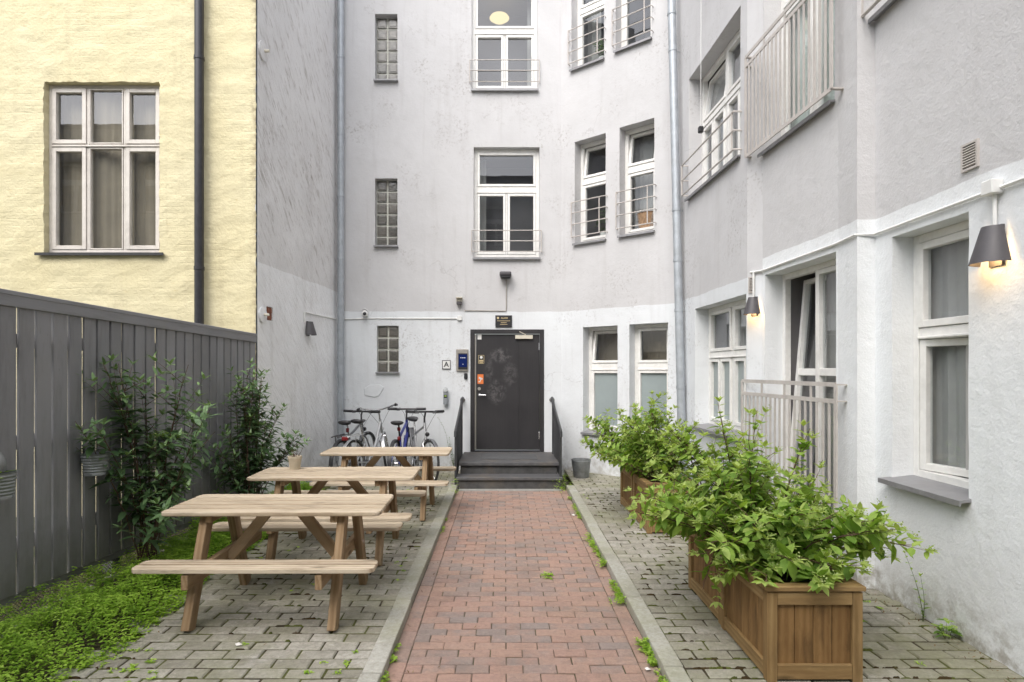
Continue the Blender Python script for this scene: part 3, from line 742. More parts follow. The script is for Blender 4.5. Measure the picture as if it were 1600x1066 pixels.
m = MB(); m.beam(A+nrm*.0+Vector((0, 0, .205)), B+Vector((0, 0, .205)), .03, .05); obj('foot_board', m, M['fence'], fe, world=True)
m = MB()
for k in range(int(L/.028)):      # diagonal wire mesh below the boards
    q = A+t*(k*.028)
    m.tube([q+Vector((0, 0, .02)), q+t*.16+Vector((0, 0, .185))], .0022, 4, cap=False); m.tube([q+t*.16+Vector((0, 0, .02)), q+Vector((0, 0, .185))], .0022, 4, cap=False)
obj('wire_mesh', m, M['rail_dark'], fe, world=True)
for k in range(5):
    m = MB(); q = A+t*(.4+k*1.8)-nrm*.11; m.box(q+Vector((0, 0, 1.05)), (.09, .09, 2.1), Mx); obj('post', m, M['fence'], fe, world=True)

# galvanised pots hooked on the fence
def fence_pot(s, z, r, h, label, plant=None):
    q = A+t*s+nrm*(.03+r+.01); e = empty('hanging_pot', (q.x, q.y, z), label=label, cat='plant pot', group='zinc pots hung on the fence')
    m = MB(); prof = [(0, 0), (r*.84, 0)]
    for k in range(7): prof += [(r*(.84+.16*k/6)+.002, h*(.08+.13*k)), (r*(.84+.16*k/6)-.002, h*(.14+.13*k))]
    prof += [(r*1.0, h*.97), (r*1.05, h), (r*.97, h), (r*.9, h*.75), (0, h*.75)]
    m.lathe(prof, (0, 0, 0), 26); obj('bucket', m, M['bucket_grey'], e)
    m = MB(); m.tube([-nrm*(r+.0)+Vector((0, 0, h*.6)), -nrm*(r+.005)+Vector((0, 0, h+.05)), -nrm*(r+.035)+Vector((0, 0, h+.06))], .006, 6); obj('hook', m, M['rail_dark'], e)
    return e
fence_pot(2.67, .945, .095, .165, 'ribbed zinc pot hooked on the fence beside the tall shrub')
fp = fence_pot(3.46, .93, .088, .17, 'zinc pot hooked on the fence at the left border of the view')
fence_pot(1.81, .965, .10, .16, 'zinc pot planted with a small yellow green plant on the fence behind the tall shrub')

# ------------------------------------------------------------------ steps and handrails
e = empty('entrance_steps', (.07, 9.5, 0), label='dark stone entrance steps below the door', cat='steps')
m = MB(); m.box((.07, 9.54, .135), (1.48, 1.12, .31), None, .4); obj('riser_block', m, M['riser'], e, bevel=.004, world=True)
m = MB(); m.box((.07, 9.52, .316), (1.53, 1.16, .05), None, .5); obj('landing', m, M['step_stone'], e, bevel=.008, seg=2, world=True)
m = MB(); m.box((.07, 9.50, .344), (.9, .5, .012), None, .4); obj('door_mat', m, plain('door mat', (.085, .087, .09), .95, var=.3, bump=.6, scale=60), e, world=True)
m = MB(); m.box((.075, 8.815, .055), (1.53, .29, .15), None, .6); obj('riser_block', m, M['riser'], e, bevel=.004, world=True)
m = MB(); m.box((.075, 8.80, .147), (1.57, .32, .045), None, .7); obj('tread', m, M['step_stone'], e, bevel=.008, seg=2, world=True)
m = MB(); m.box((.08, 8.575, -.02), (1.50, .13, .05), None, .6); obj('threshold_slab', m, plain('threshold concrete', (.27, .27, .25), .85, var=.2, bump=.4, grime=.3), e, bevel=.005, world=True)

def handrail(x0, x1, label):
    e = empty('handrail', (x0, 9.4, 0), label=label, cat='handrail', group='entrance handrails')
    top = lambda y: 1.235+(y-10.02)*.30
    pts = [(x0, 10.06, 1.27), (x0, 9.98, 1.265), (x0, 9.9, 1.235)]+[(x0+(x1-x0)*(9.9-y)/1.2, y, top(y)) for y in (9.8, 9.4, 9.0, 8.75)]+[(x1, 8.69, .83), (x1, 8.68, .76)]
    m = MB(); m.tube(pts, .024, 12); obj('grip', m, M['rail_dark'], e, world=True)
    m = MB(); m.tube([(x0, 10.08, 1.20), (x0, 9.86, 1.20)], .014, 8); m.lathe([(0, 0), (.045, 0), (.045, .015), (0, .015)], (x0, 10.095, 1.235), 16, Matrix.Rotation(R(90), 3, 'X')); obj('wall_bracket', m, M['chrome'], e, world=True)
    for y in (9.86, 8.72):
        xx = x0+(x1-x0)*(9.9-y)/1.2; m = MB(); m.box((xx, y, (top(y)+.03)/2), (.034, .034, top(y)-.05)); obj('post', m, M['rail_dark'], e, world=True, bevel=.003)
    m = MB(); 
    for k in range(27):
        y = 8.75+k*.042; xx = x0+(x1-x0)*(9.9-y)/1.2; zt = top(y)-.06; zb = .08+(y-8.75)*.30
        m.box((xx, y, (zt+zb)/2), (.006, .030, zt-zb))
    for off in (-.06, -.75):
        m.tube([(x0, 9.86, top(9.86)+off), (x1, 8.72, top(8.72)+off)], .013, 8)
    obj('infill_panel', m, M['rail_dark'], e, world=True)
handrail(-.715, -.72, 'dark steel handrail on the bicycle side of the entrance steps')
handrail(.815, .835, 'dark steel handrail on the bucket side of the entrance steps')

# ------------------------------------------------------------------ wall fittings on the facade
def fit(name, mb, mat, label, cat, loc, bevel=0., group=None):
    e = empty(name, loc, label=label, cat=cat, group=group); return e
FX = Ffac
MT = Matrix(((1, 0, 0), (0, 0, -1), (0, 1, 0)))          # text upright on the facade
# plaque
e = empty('plaque', (-.011, 10.09, 2.58), label='small black plaque with gold lettering above the entrance door', cat='sign')
m = MB(); m.box((-.011, 10.088, 2.58), (.285, .02, .205)); obj('plate', m, M['black'], e, bevel=.003, world=True)
text_part('lettering', 'ALARM', .036, M['gold'], (-.0, 10.0765, 2.635), MT, e, .0008)
m = MB()
for z, w_, n_ in ((2.588, .22, 12), (2.557, .10, 6), (2.527, .13, 7)):
    x = -.011-w_/2
    for k in range(n_):
        l = w_/n_; m.box((x+l*.5, 10.0768, z), (l*.72, .002, .011)); x += l
obj('small_print', m, M['gold'], e, world=True)
m = MB(); m.lathe([(0, 0), (.020, 0), (.020, .002), (0, .002)], (-.108, 10.0775, 2.637), 8, Matrix.Rotation(R(90), 3, 'X')); obj('emblem', m, M['gold'], e, world=True)
# letter A sign
e = empty('letter_sign', (-.993, 10.09, 1.838), label='white square sign with black border reading A', cat='sign')
m = MB(); m.box((-.993, 10.092, 1.838), (.148, .012, .155)); obj('plate', m, M['white_plastic'], e, world=True)
m = MB(); ring(m, FX, FX.L*0+1.877-.074, 1.877+.074, 1.838-.0775, 1.838+.0775, .011, .0125, .016); obj('border', m, M['black'], e, world=True)
text_part('lettering', 'A', .125, M['black'], (-.993, 10.0845, 1.838), MT, e, .002)
# intercom
e = empty('intercom', (-.72, 10.09, 1.91), label='grey intercom panel with a dark blue screen beside the door', cat='intercom')
m = MB(); m.box((-.72, 10.08, 1.915), (.205, .035, .375)); obj('housing', m, M['silverplate'], e, bevel=.006, world=True)
m = MB(); m.box((-.708, 10.058, 1.895), (.158, .014, .275)); obj('bezel', m, M['black'], e, bevel=.012, seg=3, world=True)
m = MB(); m.box((-.708, 10.0502, 1.905), (.14, .003, .215)); obj('screen', m, M['screen'], e, world=True)
m = MB()
for k, l in enumerate((.018, .03, .022)): m.box((-.742+k*.033, 10.0481, 1.955), (l, .001, .012))
m.box((-.705, 10.0481, 1.845), (.010, .001, .016)); obj('screen_text', m, M['white_plastic'], e, world=True)
m = MB(); m.box((-.66, 10.085, 1.64), (.06, .03, .105)); props(obj('key_reader', m, M['black'], bevel=.02, seg=3), 'small black key reader under the intercom', 'key reader')
# ashtray tube
e = empty('wall_ashtray', (-1.0, 10.06, 1.16), label='grey tubular wall ashtray above the handlebars', cat='ashtray')
m = MB(); m.lathe([(0, 0), (.04, 0), (.043, .01), (.043, .24), (.0, .24)], (-1.0, 10.05, 1.16), 20); obj('tube', m, M['zinc'], e, world=True)
m = MB(); m.lathe([(0, -.014), (.036, -.014), (.043, 0), (.043, .012), (.02, .016), (0, .014)], (-1.0, 10.02, 1.405), 20, Matrix.Rotation(R(70), 3, 'X')); m.lathe([(.03, 0), (.043, -.03)], (-1., 10.05, 1.40), 20); obj('cap', m, M['bucket_grey'], e, world=True)
m = MB(); m.box((-1.0, 10.006, 1.30), (.055, .004, .055)); obj('sticker', m, M['black'], e, world=True)
m = MB(); m.box((-1.0, 10.0035, 1.305), (.035, .002, .022)); obj('sticker_print', m, plain('green print', (.35, .5, .1), .5), e, world=True)
# camera
e = empty('security_camera', (-2.38, 10.05, 2.72), label='white dome security camera on the wall above the small ground floor glass blocks', cat='camera')
m = MB(); m.lathe([(0, 0), (.055, 0), (.055, .03), (.05, .05)], (-2.38, 10.1, 2.735), 20, Matrix.Rotation(R(90), 3, 'X')); m.lathe([(.0, .055), (.035, .045), (.053, .01), (.053, -.02), (.04, -.045), (0, -.055)], (-2.375, 10.02, 2.71), 20); obj('housing', m, M['white_plastic'], e, world=True)
m = MB(); m.lathe([(0, .012), (.026, .008), (.03, 0), (0, -.01)], (-2.365, 9.968, 2.70), 16, Matrix.Rotation(R(90), 3, 'X')); obj('lens', m, M['black'], e, world=True)
# flood light above door + its conduit
e = empty('door_lamp', (.02, 10.0, 3.35), label='dark unlit lamp on a thin pipe above the entrance door', cat='lamp')
m = MB(); m.box((.02, 10.0, 3.375), (.20, .19, .07)); obj('housing', m, M['lamp_shade'], e, bevel=.02, seg=2, world=True)
m = MB(); m.box((.02, 9.99, 3.325), (.17, .15, .035)); obj('lens', m, M['black'], e, bevel=.006, world=True)
m = MB(); m.tube([(.035, 10.085, 3.3), (.035, 10.085, 2.77), (.02, 10.09, 2.755), (-.68, 10.09, 2.765)], .0085, 6); obj('pipe', m, M['silverplate'], e, world=True)
# motion sensor
e = empty('motion_sensor', (-.768, 10.05, 2.92), label='small yellowed motion sensor on the facade left of the door', cat='sensor')
m = MB(); m.box((-.768, 10.06, 2.95), (.10, .08, .075)); m.box((-.768, 10.03, 2.975), (.11, .13, .02)); obj('housing', m, M['ivory'], e, bevel=.006, world=True)
m = MB(); m.box((-.768, 10.045, 2.885), (.085, .07, .06)); obj('lens', m, M['lamp_shade'], e, bevel=.01, world=True)
# conduits
def conduit(pts, label, r=.011, mat='white_plastic', clips=0, box=None):
    e = empty('cable_conduit', pts[0], label=label, cat='conduit')
    m = MB(); m.tube(pts, r, 6); obj('tube', m, M[mat], e, world=True)
    if box:
        m = MB(); m.box(*box); obj('junction_box', m, M['white_plastic'], e, bevel=.006, world=True)
    return e
conduit([Fs.P(1.42, .012, 2.46), Fs.P(1.42, .012, 2.60), Fs.P(2.72, .012, 2.615), (-2.80, 10.085, 2.615), (-2.3, 10.088, 2.632), (-.80, 10.088, 2.63)], 'thin white conduit running from the streaked wall along the facade to the door', box=((-.765, 10.08, 2.635), (.08, .04, .08)))
conduit([Fa.P(2.43, .015, 2.80)+Vector((.03, 0, 0)), Fd.P(.02, .015, 2.79), Fd.P(1.29, .015, 2.80), Fe.P(.32, .015, 2.80), Ff.P(.13, .02, 2.80), Fg.P(.02, .018, 2.80), Fg.P(4.0, .018, 2.815)], 'white conduit running along the right wall above the windows', .012)
# plaster patch (cracked repair) on the facade
m = MB(); pts = [(-.19, .04), (-.10, .10), (.07, .11), (.15, .06), (.06, -.09), (-.02, -.11), (-.19, -.07)]
vs = [(-2.21+x, 10.094, 1.39+z) for x, z in pts]+[(-2.21+x*.97, 10.086, 1.39+z*.97) for x, z in pts]; n = len(pts)
m.add(vs, [tuple(range(n, 2*n))]+[(i, (i+1) % n, n+(i+1) % n, n+i) for i in range(n)])
obj('plaster_patch', m, M['render'], bld, world=True)
# old wall anchor disc and knob on the side wall
def anchor(u, z, r, lab):
    e = empty('wall_anchor', Fs.P(u, 0, z), label=lab, cat='wall anchor', group='wall anchors')
    Mr = Matrix((Fs.t, Vector((0, 0, 1)), Fs.n)).transposed()
    m = MB(); m.lathe([(r, 0), (r, .02), (r*.6, .03), (0, .03)], Fs.P(u, 0, z), 20, Mr); obj('disc', m, M['side'], e, world=True)
    m = MB(); m.tube([Fs.P(u, .02, z), Fs.P(u, .09, z)], .018, 8); obj('bolt', m, M['ivory'], e, world=True)
anchor(.13, 5.75, .12, 'pale wall anchor disc with a bolt high on the streaked wall'); anchor(.12, 2.44, .10, 'painted wall anchor disc beside the brick hole low on the streaked wall')

# vents
def vent(fr, u, z, w, h, lab):
    e = empty('air_vent', fr.P(u, 0, z), label=lab, cat='vent', group='wall vents')
    m = MB(); ring(m, fr, u-w/2, u+w/2, z-h/2, z+h/2, .014, .0, .018); obj('frame', m, M['rail_paint'], e, world=True)
    m = MB(); m.box(fr.P(u, .003, z), (w-.02, .006, h-.02), fr.M); obj('opening', m, M['black'], e, world=True)
    m = MB(); k = 8
    for i in range(k): m.box(fr.P(u, .012, z-h/2+.02+(h-.04)*(i+.5)/k), (w-.024, .012, (h-.04)/k*.42), fr.M @ Matrix.Rotation(R(-28), 3, 'X'))
    obj('slat', m, M['rail_paint'], e, world=True)
vent(Fg, .945, 3.07, .13, .17, 'taupe louvred vent high on the near right wall above the wall lamp')
vent(Fc, .07, 2.665, .075, .17, 'narrow louvred vent above the lit lamp beside the balcony door')

# wall lamps
def wall_lamp(fr, u, zb, lab, lit, pipe_top=None, boxz=None, s=1.):
    e = empty('wall_lamp', fr.P(u, 0, zb), label=lab, cat='wall lamp', group='conical wall lamps')
    Mr = Matrix((fr.t, fr.n, Vector((0, 0, 1)))).transposed()
    h = .20*s; r0, r1 = .055*s, .105*s
    m = MB()
    prof = [(r1, 0), (r0, h), (r0-.006, h), (r1-.006, .0), (r1, 0)]
    base = fr.P(u, .018, zb)
    sq = Mr @ Matrix.Diagonal((1., 1.15, 1.))
    m.lathe(prof, base, 20, sq, 0., 0., math.pi)
    obj('shade', m, M['lamp_shade'], e, world=True)
    m = MB(); m.box(fr.P(u, .009, zb+h*.48), (.085*s, .018, h*1.1), fr.M); obj('back_plate', m, M['lamp_shade'], e, world=True)
    m = MB()
    m.lathe([(0, 0), (r0+.004, 0), (r0+.004, .004), (0, .004)], base+Vector((0, 0, h*.93)), 16, sq, 0, 0, math.pi) if not lit else m.lathe([(0, 0), (r0-.012, 0), (r0-.012, .004), (0, .004)], base+Vector((0, 0, h*.93)), 16, sq, 0, 0, math.pi)
    obj('top_disc', m, M['lamp_shade'], e, world=True)
    m = MB(); m.lathe([(0, -.03), (.016, -.022), (.02, 0), (.014, .03), (0, .035)], fr.P(u, .065*s, zb+h*.5), 14); obj('bulb', m, M['bulb'] if lit else M['white_plastic'], e, world=True)
    if lit:
        L_ = bpy.data.lights.new('lamp_light', 'POINT'); L_.energy = lit; L_.color = (1., .62, .26); L_.shadow_soft_size = .035
        lo = bpy.data.objects.new('lamp_light', L_); col.objects.link(lo); lo.location = fr.P(u, .065*s, zb+h*.10)
        lo.parent = e; lo.matrix_parent_inverse = e.matrix_basis.inverted()
    if pipe_top:
        m = MB(); m.tube([fr.P(u, .02, zb+h), fr.P(u, .02, pipe_top)], .011, 8); obj('conduit', m, M['white_plastic'], e, world=True)
    if boxz:
        m = MB(); m.box(fr.P(u, .035, boxz), (.085, .07, .085), fr.M); obj('junction_box', m, M['white_plastic'], e, bevel=.006, world=True)
wall_lamp(Fg, 1.14, 2.37, 'lit grey wall lamp nearest the viewer under a white junction box', 1.05, 2.78, 2.815, 1.08)
wall_lamp(Fc, .11, 2.34, 'lit grey wall lamp between the ground floor window and the balcony door', .9, 2.80, None, .92)
wall_lamp(Fs, 1.56, 2.27, 'unlit grey wall lamp on the streaked wall', 0, 2.46, None, 1.)

# French balcony railings on the right wall
def balcony(fr, z0, z1, ua, ub, pr, gap2, lab, nb):
    e = empty('balcony_railing', fr.P((ua+ub)/2, 0, z0), label=lab, cat='railing', group='barred balcony railings')
    for z in (z1, z1-gap2, z0):
        m = MB(); m.beam(fr.P(ua, pr, z), fr.P(ub, pr, z), .012, .036); m.beam(fr.P(ua, -.0, z), fr.P(ua, pr, z), .034, .012); m.beam(fr.P(ub, -.02, z), fr.P(ub, pr, z), .034, .012)
        obj('rail', m, M['rail_paint'], e, world=True)
    for u in (ua, ub):
        m = MB(); m.box(fr.P(u, pr, (z0+z1)/2), (.036, .014, z1-z0), fr.M); obj('post', m, M['rail_paint'], e, world=True)
    for k in range(1, nb):
        m = MB(); u = ua+(ub-ua)*k/nb; top = z1 if k % 5 == 0 else z1-gap2
        m.box(fr.P(u, pr, (z0+top)/2), (.026, .009, top-z0), fr.M); obj('bar', m, M['rail_paint'], e, world=True)
balcony(Fd, 4.05, 5.12, -.16, 1.38, .11, .10, 'taupe barred balcony railing of the upper French window', 19)
balcony(Fd, .45, 1.63, -.24, 1.44, .11, .135, 'taupe barred balcony railing of the ground floor French window behind the shrubs', 19)

# ------------------------------------------------------------------ picnic tables
def rounded(x0, x1, y0, y1, corners, r=.045):
    pts = []
    for (cx, cy, a0, k) in ((x1, y0, -90, 0), (x1, y1, 0, 1), (x0, y1, 90, 2), (x0, y0, 180, 3)):
        if k in corners:
            sx, sy = (-1 if cx == x1 else 1), (1 if cy == y0 else -1)
            for i in range(5):
                a = R(a0+90*i/4); pts.append((cx+sx*r+r*math.cos(a), cy+sy*r+r*math.sin(a)))
        else: pts.append((cx, cy))
    return pts
def picnic_table(loc, rz, label):
    e = empty('picnic_table', loc, rz, label=label, cat='picnic table', group='wooden picnic tables in a row')
    m = MB(); L = 1.49; n = 5; wd = .615/n
    for k in range(n):
        y0 = -.3075+k*wd+.011; y1 = y0+wd-.022; j = rng.uniform(-.004, .004)
        m.poly(rounded(-L/2+j, L/2+j, y0, y1, ((0, 3) if k == 0 else (1, 2) if k == n-1 else ()), .05),   .708+rng.uniform(-.001, .001), .738+rng.uniform(-.0015, .0015))
    obj('tabletop', m, M['top_wood'], e, bevel=.007, seg=2)
    for s in (-1, 1):
        m = MB(); L2 = 1.53
        for k in range(2):
            y0 = s*.485-.105+k*.105+.007; y1 = y0+.091
            outer = (0, 3) if k == 0 else (1, 2)
            m.poly(rounded(-L2/2, L2/2, y0, y1, outer, .05),   .421, .449+rng.uniform(-.001, .001))
        obj('bench', m, M['top_wood'], e, bevel=.004, seg=2)
        for x in (-.47, .47):
            m = MB(); m.beam((x, s*.435, .0), (x, s*.175, .70), .055, .092, (0, 1, 0))
            o = obj('leg', m, M['leg_wood'], e, bevel=.004)
    for x in (-.47, .47):
        sg = 1 if x > 0 else -1
        m = MB(); m.beam((x+sg*-.051, -.575, .362), (x+sg*-.051, .575, .362), .044, .095); obj('crossbeam', m, M['leg_wood'], e, bevel=.004)
        m = MB(); m.beam((x+sg*-.046, -.26, .68), (x+sg*-.046, .26, .68), .044, .046); obj('top_batten', m, M['leg_wood'], e, bevel=.004)
        m = MB(); m.beam((x-sg*.075, 0, .34), (x-sg*.37, 0, .70), .044, .075, (0, 0, 1)); obj('brace', m, M['leg_wood'], e, bevel=.004)
        for s in (-1, 1):
            m = MB()
            m.lathe([(0, 0), (.011, 0), (.011, .006), (0, .008)], (x+sg*.0225, s*.31, .362), 10, Matrix.Rotation(R(90*sg), 3, 'Y'))
            m.lathe([(0, 0), (.011, 0), (.011, .006), (0, .008)], (x+sg*.0225, s*.28, .385), 10, Matrix.Rotation(R(90*sg), 3, 'Y'))
            obj('bolt', m, M['chrome'], e)
    return e
T1 = picnic_table((-1.59, 4.265, .052), R(.3), 'nearest wooden picnic table, beside the green ground cover')
index_kids()
def table_copy(loc, rz, label):
    c = copy_tree(T1); c.matrix_basis = Matrix.Translation(loc) @ Matrix.Rotation(rz, 4, 'Z'); c['label'] = label
    for ch in c.children:
        pass
    return c
T2 = table_copy((-1.565, 5.53, .052), R(180.4), 'middle wooden picnic table with a tan flower pot on it')
T3 = table_copy((-1.385, 7.04, .052), R(-.3), 'farthest wooden picnic table, in front of the parked bicycles')

e = empty('flower_pot', (-2.02, 5.68, .79), label='tan flower pot with dry twigs standing on the middle picnic table', cat='flower pot')
m = MB(); m.lathe([(0, 0), (.047, 0), (.062, .105), (.066, .105), (.066, .128), (.058, .128), (.055, .1), (0, .098)], (0, 0, 0), 24); obj('pot', m, M['pot'], e)
m = MB(); m.lathe([(0, .1), (.054, .101)], (0, 0, 0), 20); obj('soil', m, M['soil'], e)
m = MB()
for k in range(12):
    a = rng.uniform(0, 6.28); r_ = rng.uniform(.01, .05); b = Vector((math.cos(a)*r_*.6, math.sin(a)*r_*.6, .1)); tp = b+Vector((math.cos(a)*r_, math.sin(a)*r_, rng.uniform(.04, .10)))
    m.tube([b, (b+tp)/2+Vector((rng.uniform(-.01, .01), 0, .008)), tp], .0018, 5)
    if k % 3 == 0: m.lathe([(0, -.006), (.006, 0), (0, .006)], tp, 6)
obj('dry_twigs', m, M['stem_brown'], e)

# ------------------------------------------------------------------ planters
def planter(loc, L, label):
    W, H = .52, .51
    e = empty('planter_box', loc, label=label, cat='planter', group='wooden planter boxes')
    p = .055
    for sx in (-1, 1):
        for sy in (-1, 1):
            m = MB(); m.box((sx*(W/2-p/2), sy*(L/2-p/2), H/2-.01), (p, p, H-.02)); obj('post', m, M['cedar_rim'], e, bevel=.003)
    for (ax, ln, hw) in ((0, W, L/2), (1, L, W/2)):
        for s in (-1, 1):
            m = MB(); n = max(3, round((ln-2*p)/.115)); wd = (ln-2*p)/n
            for k in range(n):
                c = -ln/2+p+wd*(k+.5)
                ctr = (c, s*(hw-.030), H/2) if ax == 0 else (s*(hw-.030), c, H/2)
                sz = (wd-.003, .018, H-.05) if ax == 0 else (.018, wd-.003, H-.05)
                m.box(ctr, sz)
            obj('panel', m, M['cedar'], e, bevel=.002)
            for z, hh in ((H-.055, .07), (.055, .08)):
                m = MB()
                ctr = (0, s*(hw-.012), z) if ax == 0 else (s*(hw-.012), 0, z)
                sz = (ln-2*p-.002, .022, hh) if ax == 0 else (.022, ln-2*p-.002, hh)
                m.box(ctr, sz); obj('side_rail', m, M['cedar_rim'], e, bevel=.003)
    m = MB(); q = .07; o = .012
    X0, X1, Y0, Y1 = -W/2-o, W/2+o, -L/2-o, L/2+o
    for pts in ([(X0, Y0), (X1, Y0), (X1-q, Y0+q), (X0+q, Y0+q)], [(X1, Y0+.001), (X1, Y1-.001), (X1-q, Y1-q), (X1-q, Y0+q)], [(X1, Y1), (X0, Y1), (X0+q, Y1-q), (X1-q, Y1-q)], [(X0, Y1-.001), (X0, Y0+.001), (X0+q, Y0+q), (X0+q, Y1-q)]):
        m.poly(pts, H-.012, H+.014)
    obj('rim', m, M['cedar_rim'], e, bevel=.003)
    m = MB(); m.box((0, 0, H-.09), (W-.08, L-.08, .04)); obj('soil', m, M['soil'], e)
    return e
PL = [((1.69, 3.545, .05), .69, 'wooden planter box nearest the viewer at the foot of the picture'), ((1.70, 4.26, .05), .70, 'wooden planter box joined behind the nearest one'),
      ((1.74, 6.44, .05), .68, 'nearer box of the two wooden planters beneath the far bush'), ((1.735, 7.15, .05), .68, 'farthest wooden planter box, closest to the zinc bucket')]
for a in PL: planter(*a)

e = empty('zinc_bucket', (1.215, 9.32, .05), label='grey zinc bucket on the paving beside the steps', cat='bucket')
m = MB(); m.lathe([(0, 0), (.115, 0), (.12, .01), (.152, .27), (.16, .275), (.16, .285), (.148, .28), (.118, .03), (0, .025)], (0, 0, 0), 28); obj('body', m, M['bucket_grey'], e)
m = MB(); m.tube([(.155*math.cos(a), .155*math.sin(a)*1.0-.01*0, .27-.0*a) for a in [R(x) for x in range(180, 361, 15)]], .005, 6); obj('bail_handle', m, M['zinc'], e)

# ------------------------------------------------------------------ bicycles
def torus(mb, c, Rr, r, n=44, k=8, axis='Y', r2=None):
    vs, fs = [], []
    for i in range(n):
        a = 2*math.pi*i/n
        for j in range(k):
            b = 2*math.pi*j/k; q = Rr+r*math.cos(b); w_ = (r2 or r)*math.sin(b)
            vs.append((c[0]+q*math.cos(a), c[1]+w_, c[2]+q*math.sin(a)))
    for i in range(n):
        for j in range(k): fs.append((i*k+j, ((i+1) % n)*k+j, ((i+1) % n)*k+(j+1) % k, i*k+(j+1) % k))
    mb.add(vs, fs, None, 0, True)
def arc(c, r, a0, a1, n=14): return [(c[0]+r*math.cos(R(a0+(a1-a0)*i/n)), c[1], c[2]+r*math.sin(R(a0+(a1-a0)*i/n))) for i in range(n+1)]
def strip(mb, pts, w, th=.003, bulge=.006):
    vs, fs = [], []
    for (x, y, z) in pts:
        vs += [(x, y-w, z-bulge), (x, y-w*.5, z), (x, y+w*.5, z), (x, y+w, z-bulge)]
    n = len(pts)
    for i in range(n-1):
        for j in range(3): fs.append((i*4+j, i*4+j+1, i*4+4+j+1, i*4+4+j))
    mb.add(vs, fs, None, 0, True)
def bicycle(loc, rz, label, paint, steer=0., step=False, fenders='black', rack=True, bars='flat', saddle_z=.93, lights=None, red_post=False, childseat=False, barz=1.03):
    e = empty('bicycle', loc, rz, label=label, cat='bicycle', group='bicycles parked at the facade')
    Rw = .335; ra, fa, bb = Vector((-.53, 0, Rw)), Vector((.56, 0, Rw)), Vector((-.07, 0, .285))
    st = Vector((-.215, 0, .70)); ht = Vector((.312, 0, .90)); hb = Vector((.375, 0, .68))
    if step: st = Vector((-.205, 0, .62)); ht = Vector((.30, 0, .91))
    S = Matrix.Translation(ht) @ Matrix.Rotation(R(steer), 4, (hb-ht).normalized()) @ Matrix.Translation(-ht)
    T = lambda pts: [S @ Vector(p) for p in pts]
    P = M[paint]
    m = MB(); tb = .022 if paint == 'blue_paint' else .019
    m.tube([bb, st], tb, 10)
    if step: m.tube([ht*.8+hb*.2, (.16, 0, .52), (0, 0, .38), bb], tb+.004, 10); m.tube([hb, (.1, 0, .42), (-.1, 0, .40)], tb*.8, 8)
    else: m.tube([ht*.8+hb*.2, st*.97+bb*.03], tb, 10); m.tube([hb, bb], tb+.004, 10)
    m.tube([ht, hb], .021, 12); m.tube([bb+Vector((0, 0, -.0)), bb], .03, 8)
    for s in (-1, 1):
        m.tube([bb+Vector((-.04, s*.03, 0)), ra+Vector((0, s*.06, 0))], .009, 8); m.tube([st+Vector((0, s*.02, -.04)), ra+Vector((0, s*.06, 0))], .0085, 8)
    obj('frame', m, P, e)
    m = MB(); m.tube(T([hb, hb+Vector((.012, 0, -.05))]), .019, 10)
    for s in (-1, 1): m.tube(T([hb+Vector((.012, s*.03, -.05)), hb+Vector((.03, s*.055, -.09)), fa+Vector((-.015, s*.055, .08)), fa+Vector((0, s*.05, 0))]), .012, 8)
    m.tube(T([hb+Vector((.012, -.05, -.05)), hb+Vector((.012, .05, -.05))]), .016, 8)
    obj('fork', m, P if not step else M['chrome'], e)
    for c, f in ((ra, 0), (fa, 1)):
        tf = (lambda mm: setattr(mm, 'v', [tuple(S @ Vector(v)) for v in mm.v])) if f else (lambda mm: None)
        m = MB(); torus(m, c, Rw-.033, .008, r2=.010); m.lathe([(.0, -.045), (.018, -.045), (.018, .045), (0, .045)], c, 12, Matrix.Rotation(R(90), 3, 'X'))
        for k in range(28):
            a = 2*math.pi*k/28+.1; s = 1 if k % 2 else -1; a2 = a+(.5 if k % 4 < 2 else -.5)
            m.tube([c+Vector((.017*math.cos(a2), s*.028, .017*math.sin(a2))), c+Vector(((Rw-.035)*math.cos(a), 0, (Rw-.035)*math.sin(a)))], .0011, 3, cap=False)
        tf(m); w = obj('wheel', m, M['chrome'], e)
        m = MB(); torus(m, c, Rw-.017, .017, r2=.020); tf(m); obj('tyre', m, M['rubber'], w)
    m = MB(); torus(m, bb, .085, .006, 30, 6); m.beam(bb+Vector((0, -.06, 0)), bb+Vector((.11, -.065, -.13)), .014, .022); m.beam(bb+Vector((0, .06, 0)), bb+Vector((-.11, .065, .13)), .014, .022); m.lathe([(0, -.07), (.02, -.07), (.02, .07), (0, .07)], bb, 12, Matrix.Rotation(R(90), 3, 'X'))
    for k in range(5): m.beam(bb, bb+Vector((.085*math.cos(k*1.2566), 0, .085*math.sin(k*1.2566))), .006, .014)
    cr = obj('crankset', m, M['darkgrey_paint'], e)
    m = MB(); torus(m, ra+Vector((0, .025, 0)), .045, .012, 20, 6); obj('sprocket', m, M['darkgrey_paint'], e)
    for dx, dy, dz in ((.11, -.11, -.13), (-.11, .11, .13)):
        m = MB(); m.box(bb+Vector((dx, dy, dz)), (.09, .085, .02)); obj('pedal', m, M['black'], e, bevel=.004)
    m = MB(); m.tube([bb+Vector((0, .03, .086)), ra+Vector((0, .03, .046))], .004, 5); m.tube([bb+Vector((0, .03, -.086)), ra+Vector((0, .03, -.046))], .004, 5); obj('chain', m, M['rail_dark'], e)
    # saddle
    top = st+(st-bb).normalized()*(saddle_z-.05-st.z)
    m = MB(); m.tube([st, top], .0135, 10); obj('seat_post', m, M['black'] if paint == 'blue_paint' else M['chrome'], e)
    sx = top.x; m = MB(); prof = [(-.15, .085, .03), (-.12, .10, .045), (-.05, .085, .04), (.02, .045, .035), (.09, .025, .033), (.13, .018, .02)]
    vs = []; kk = 10
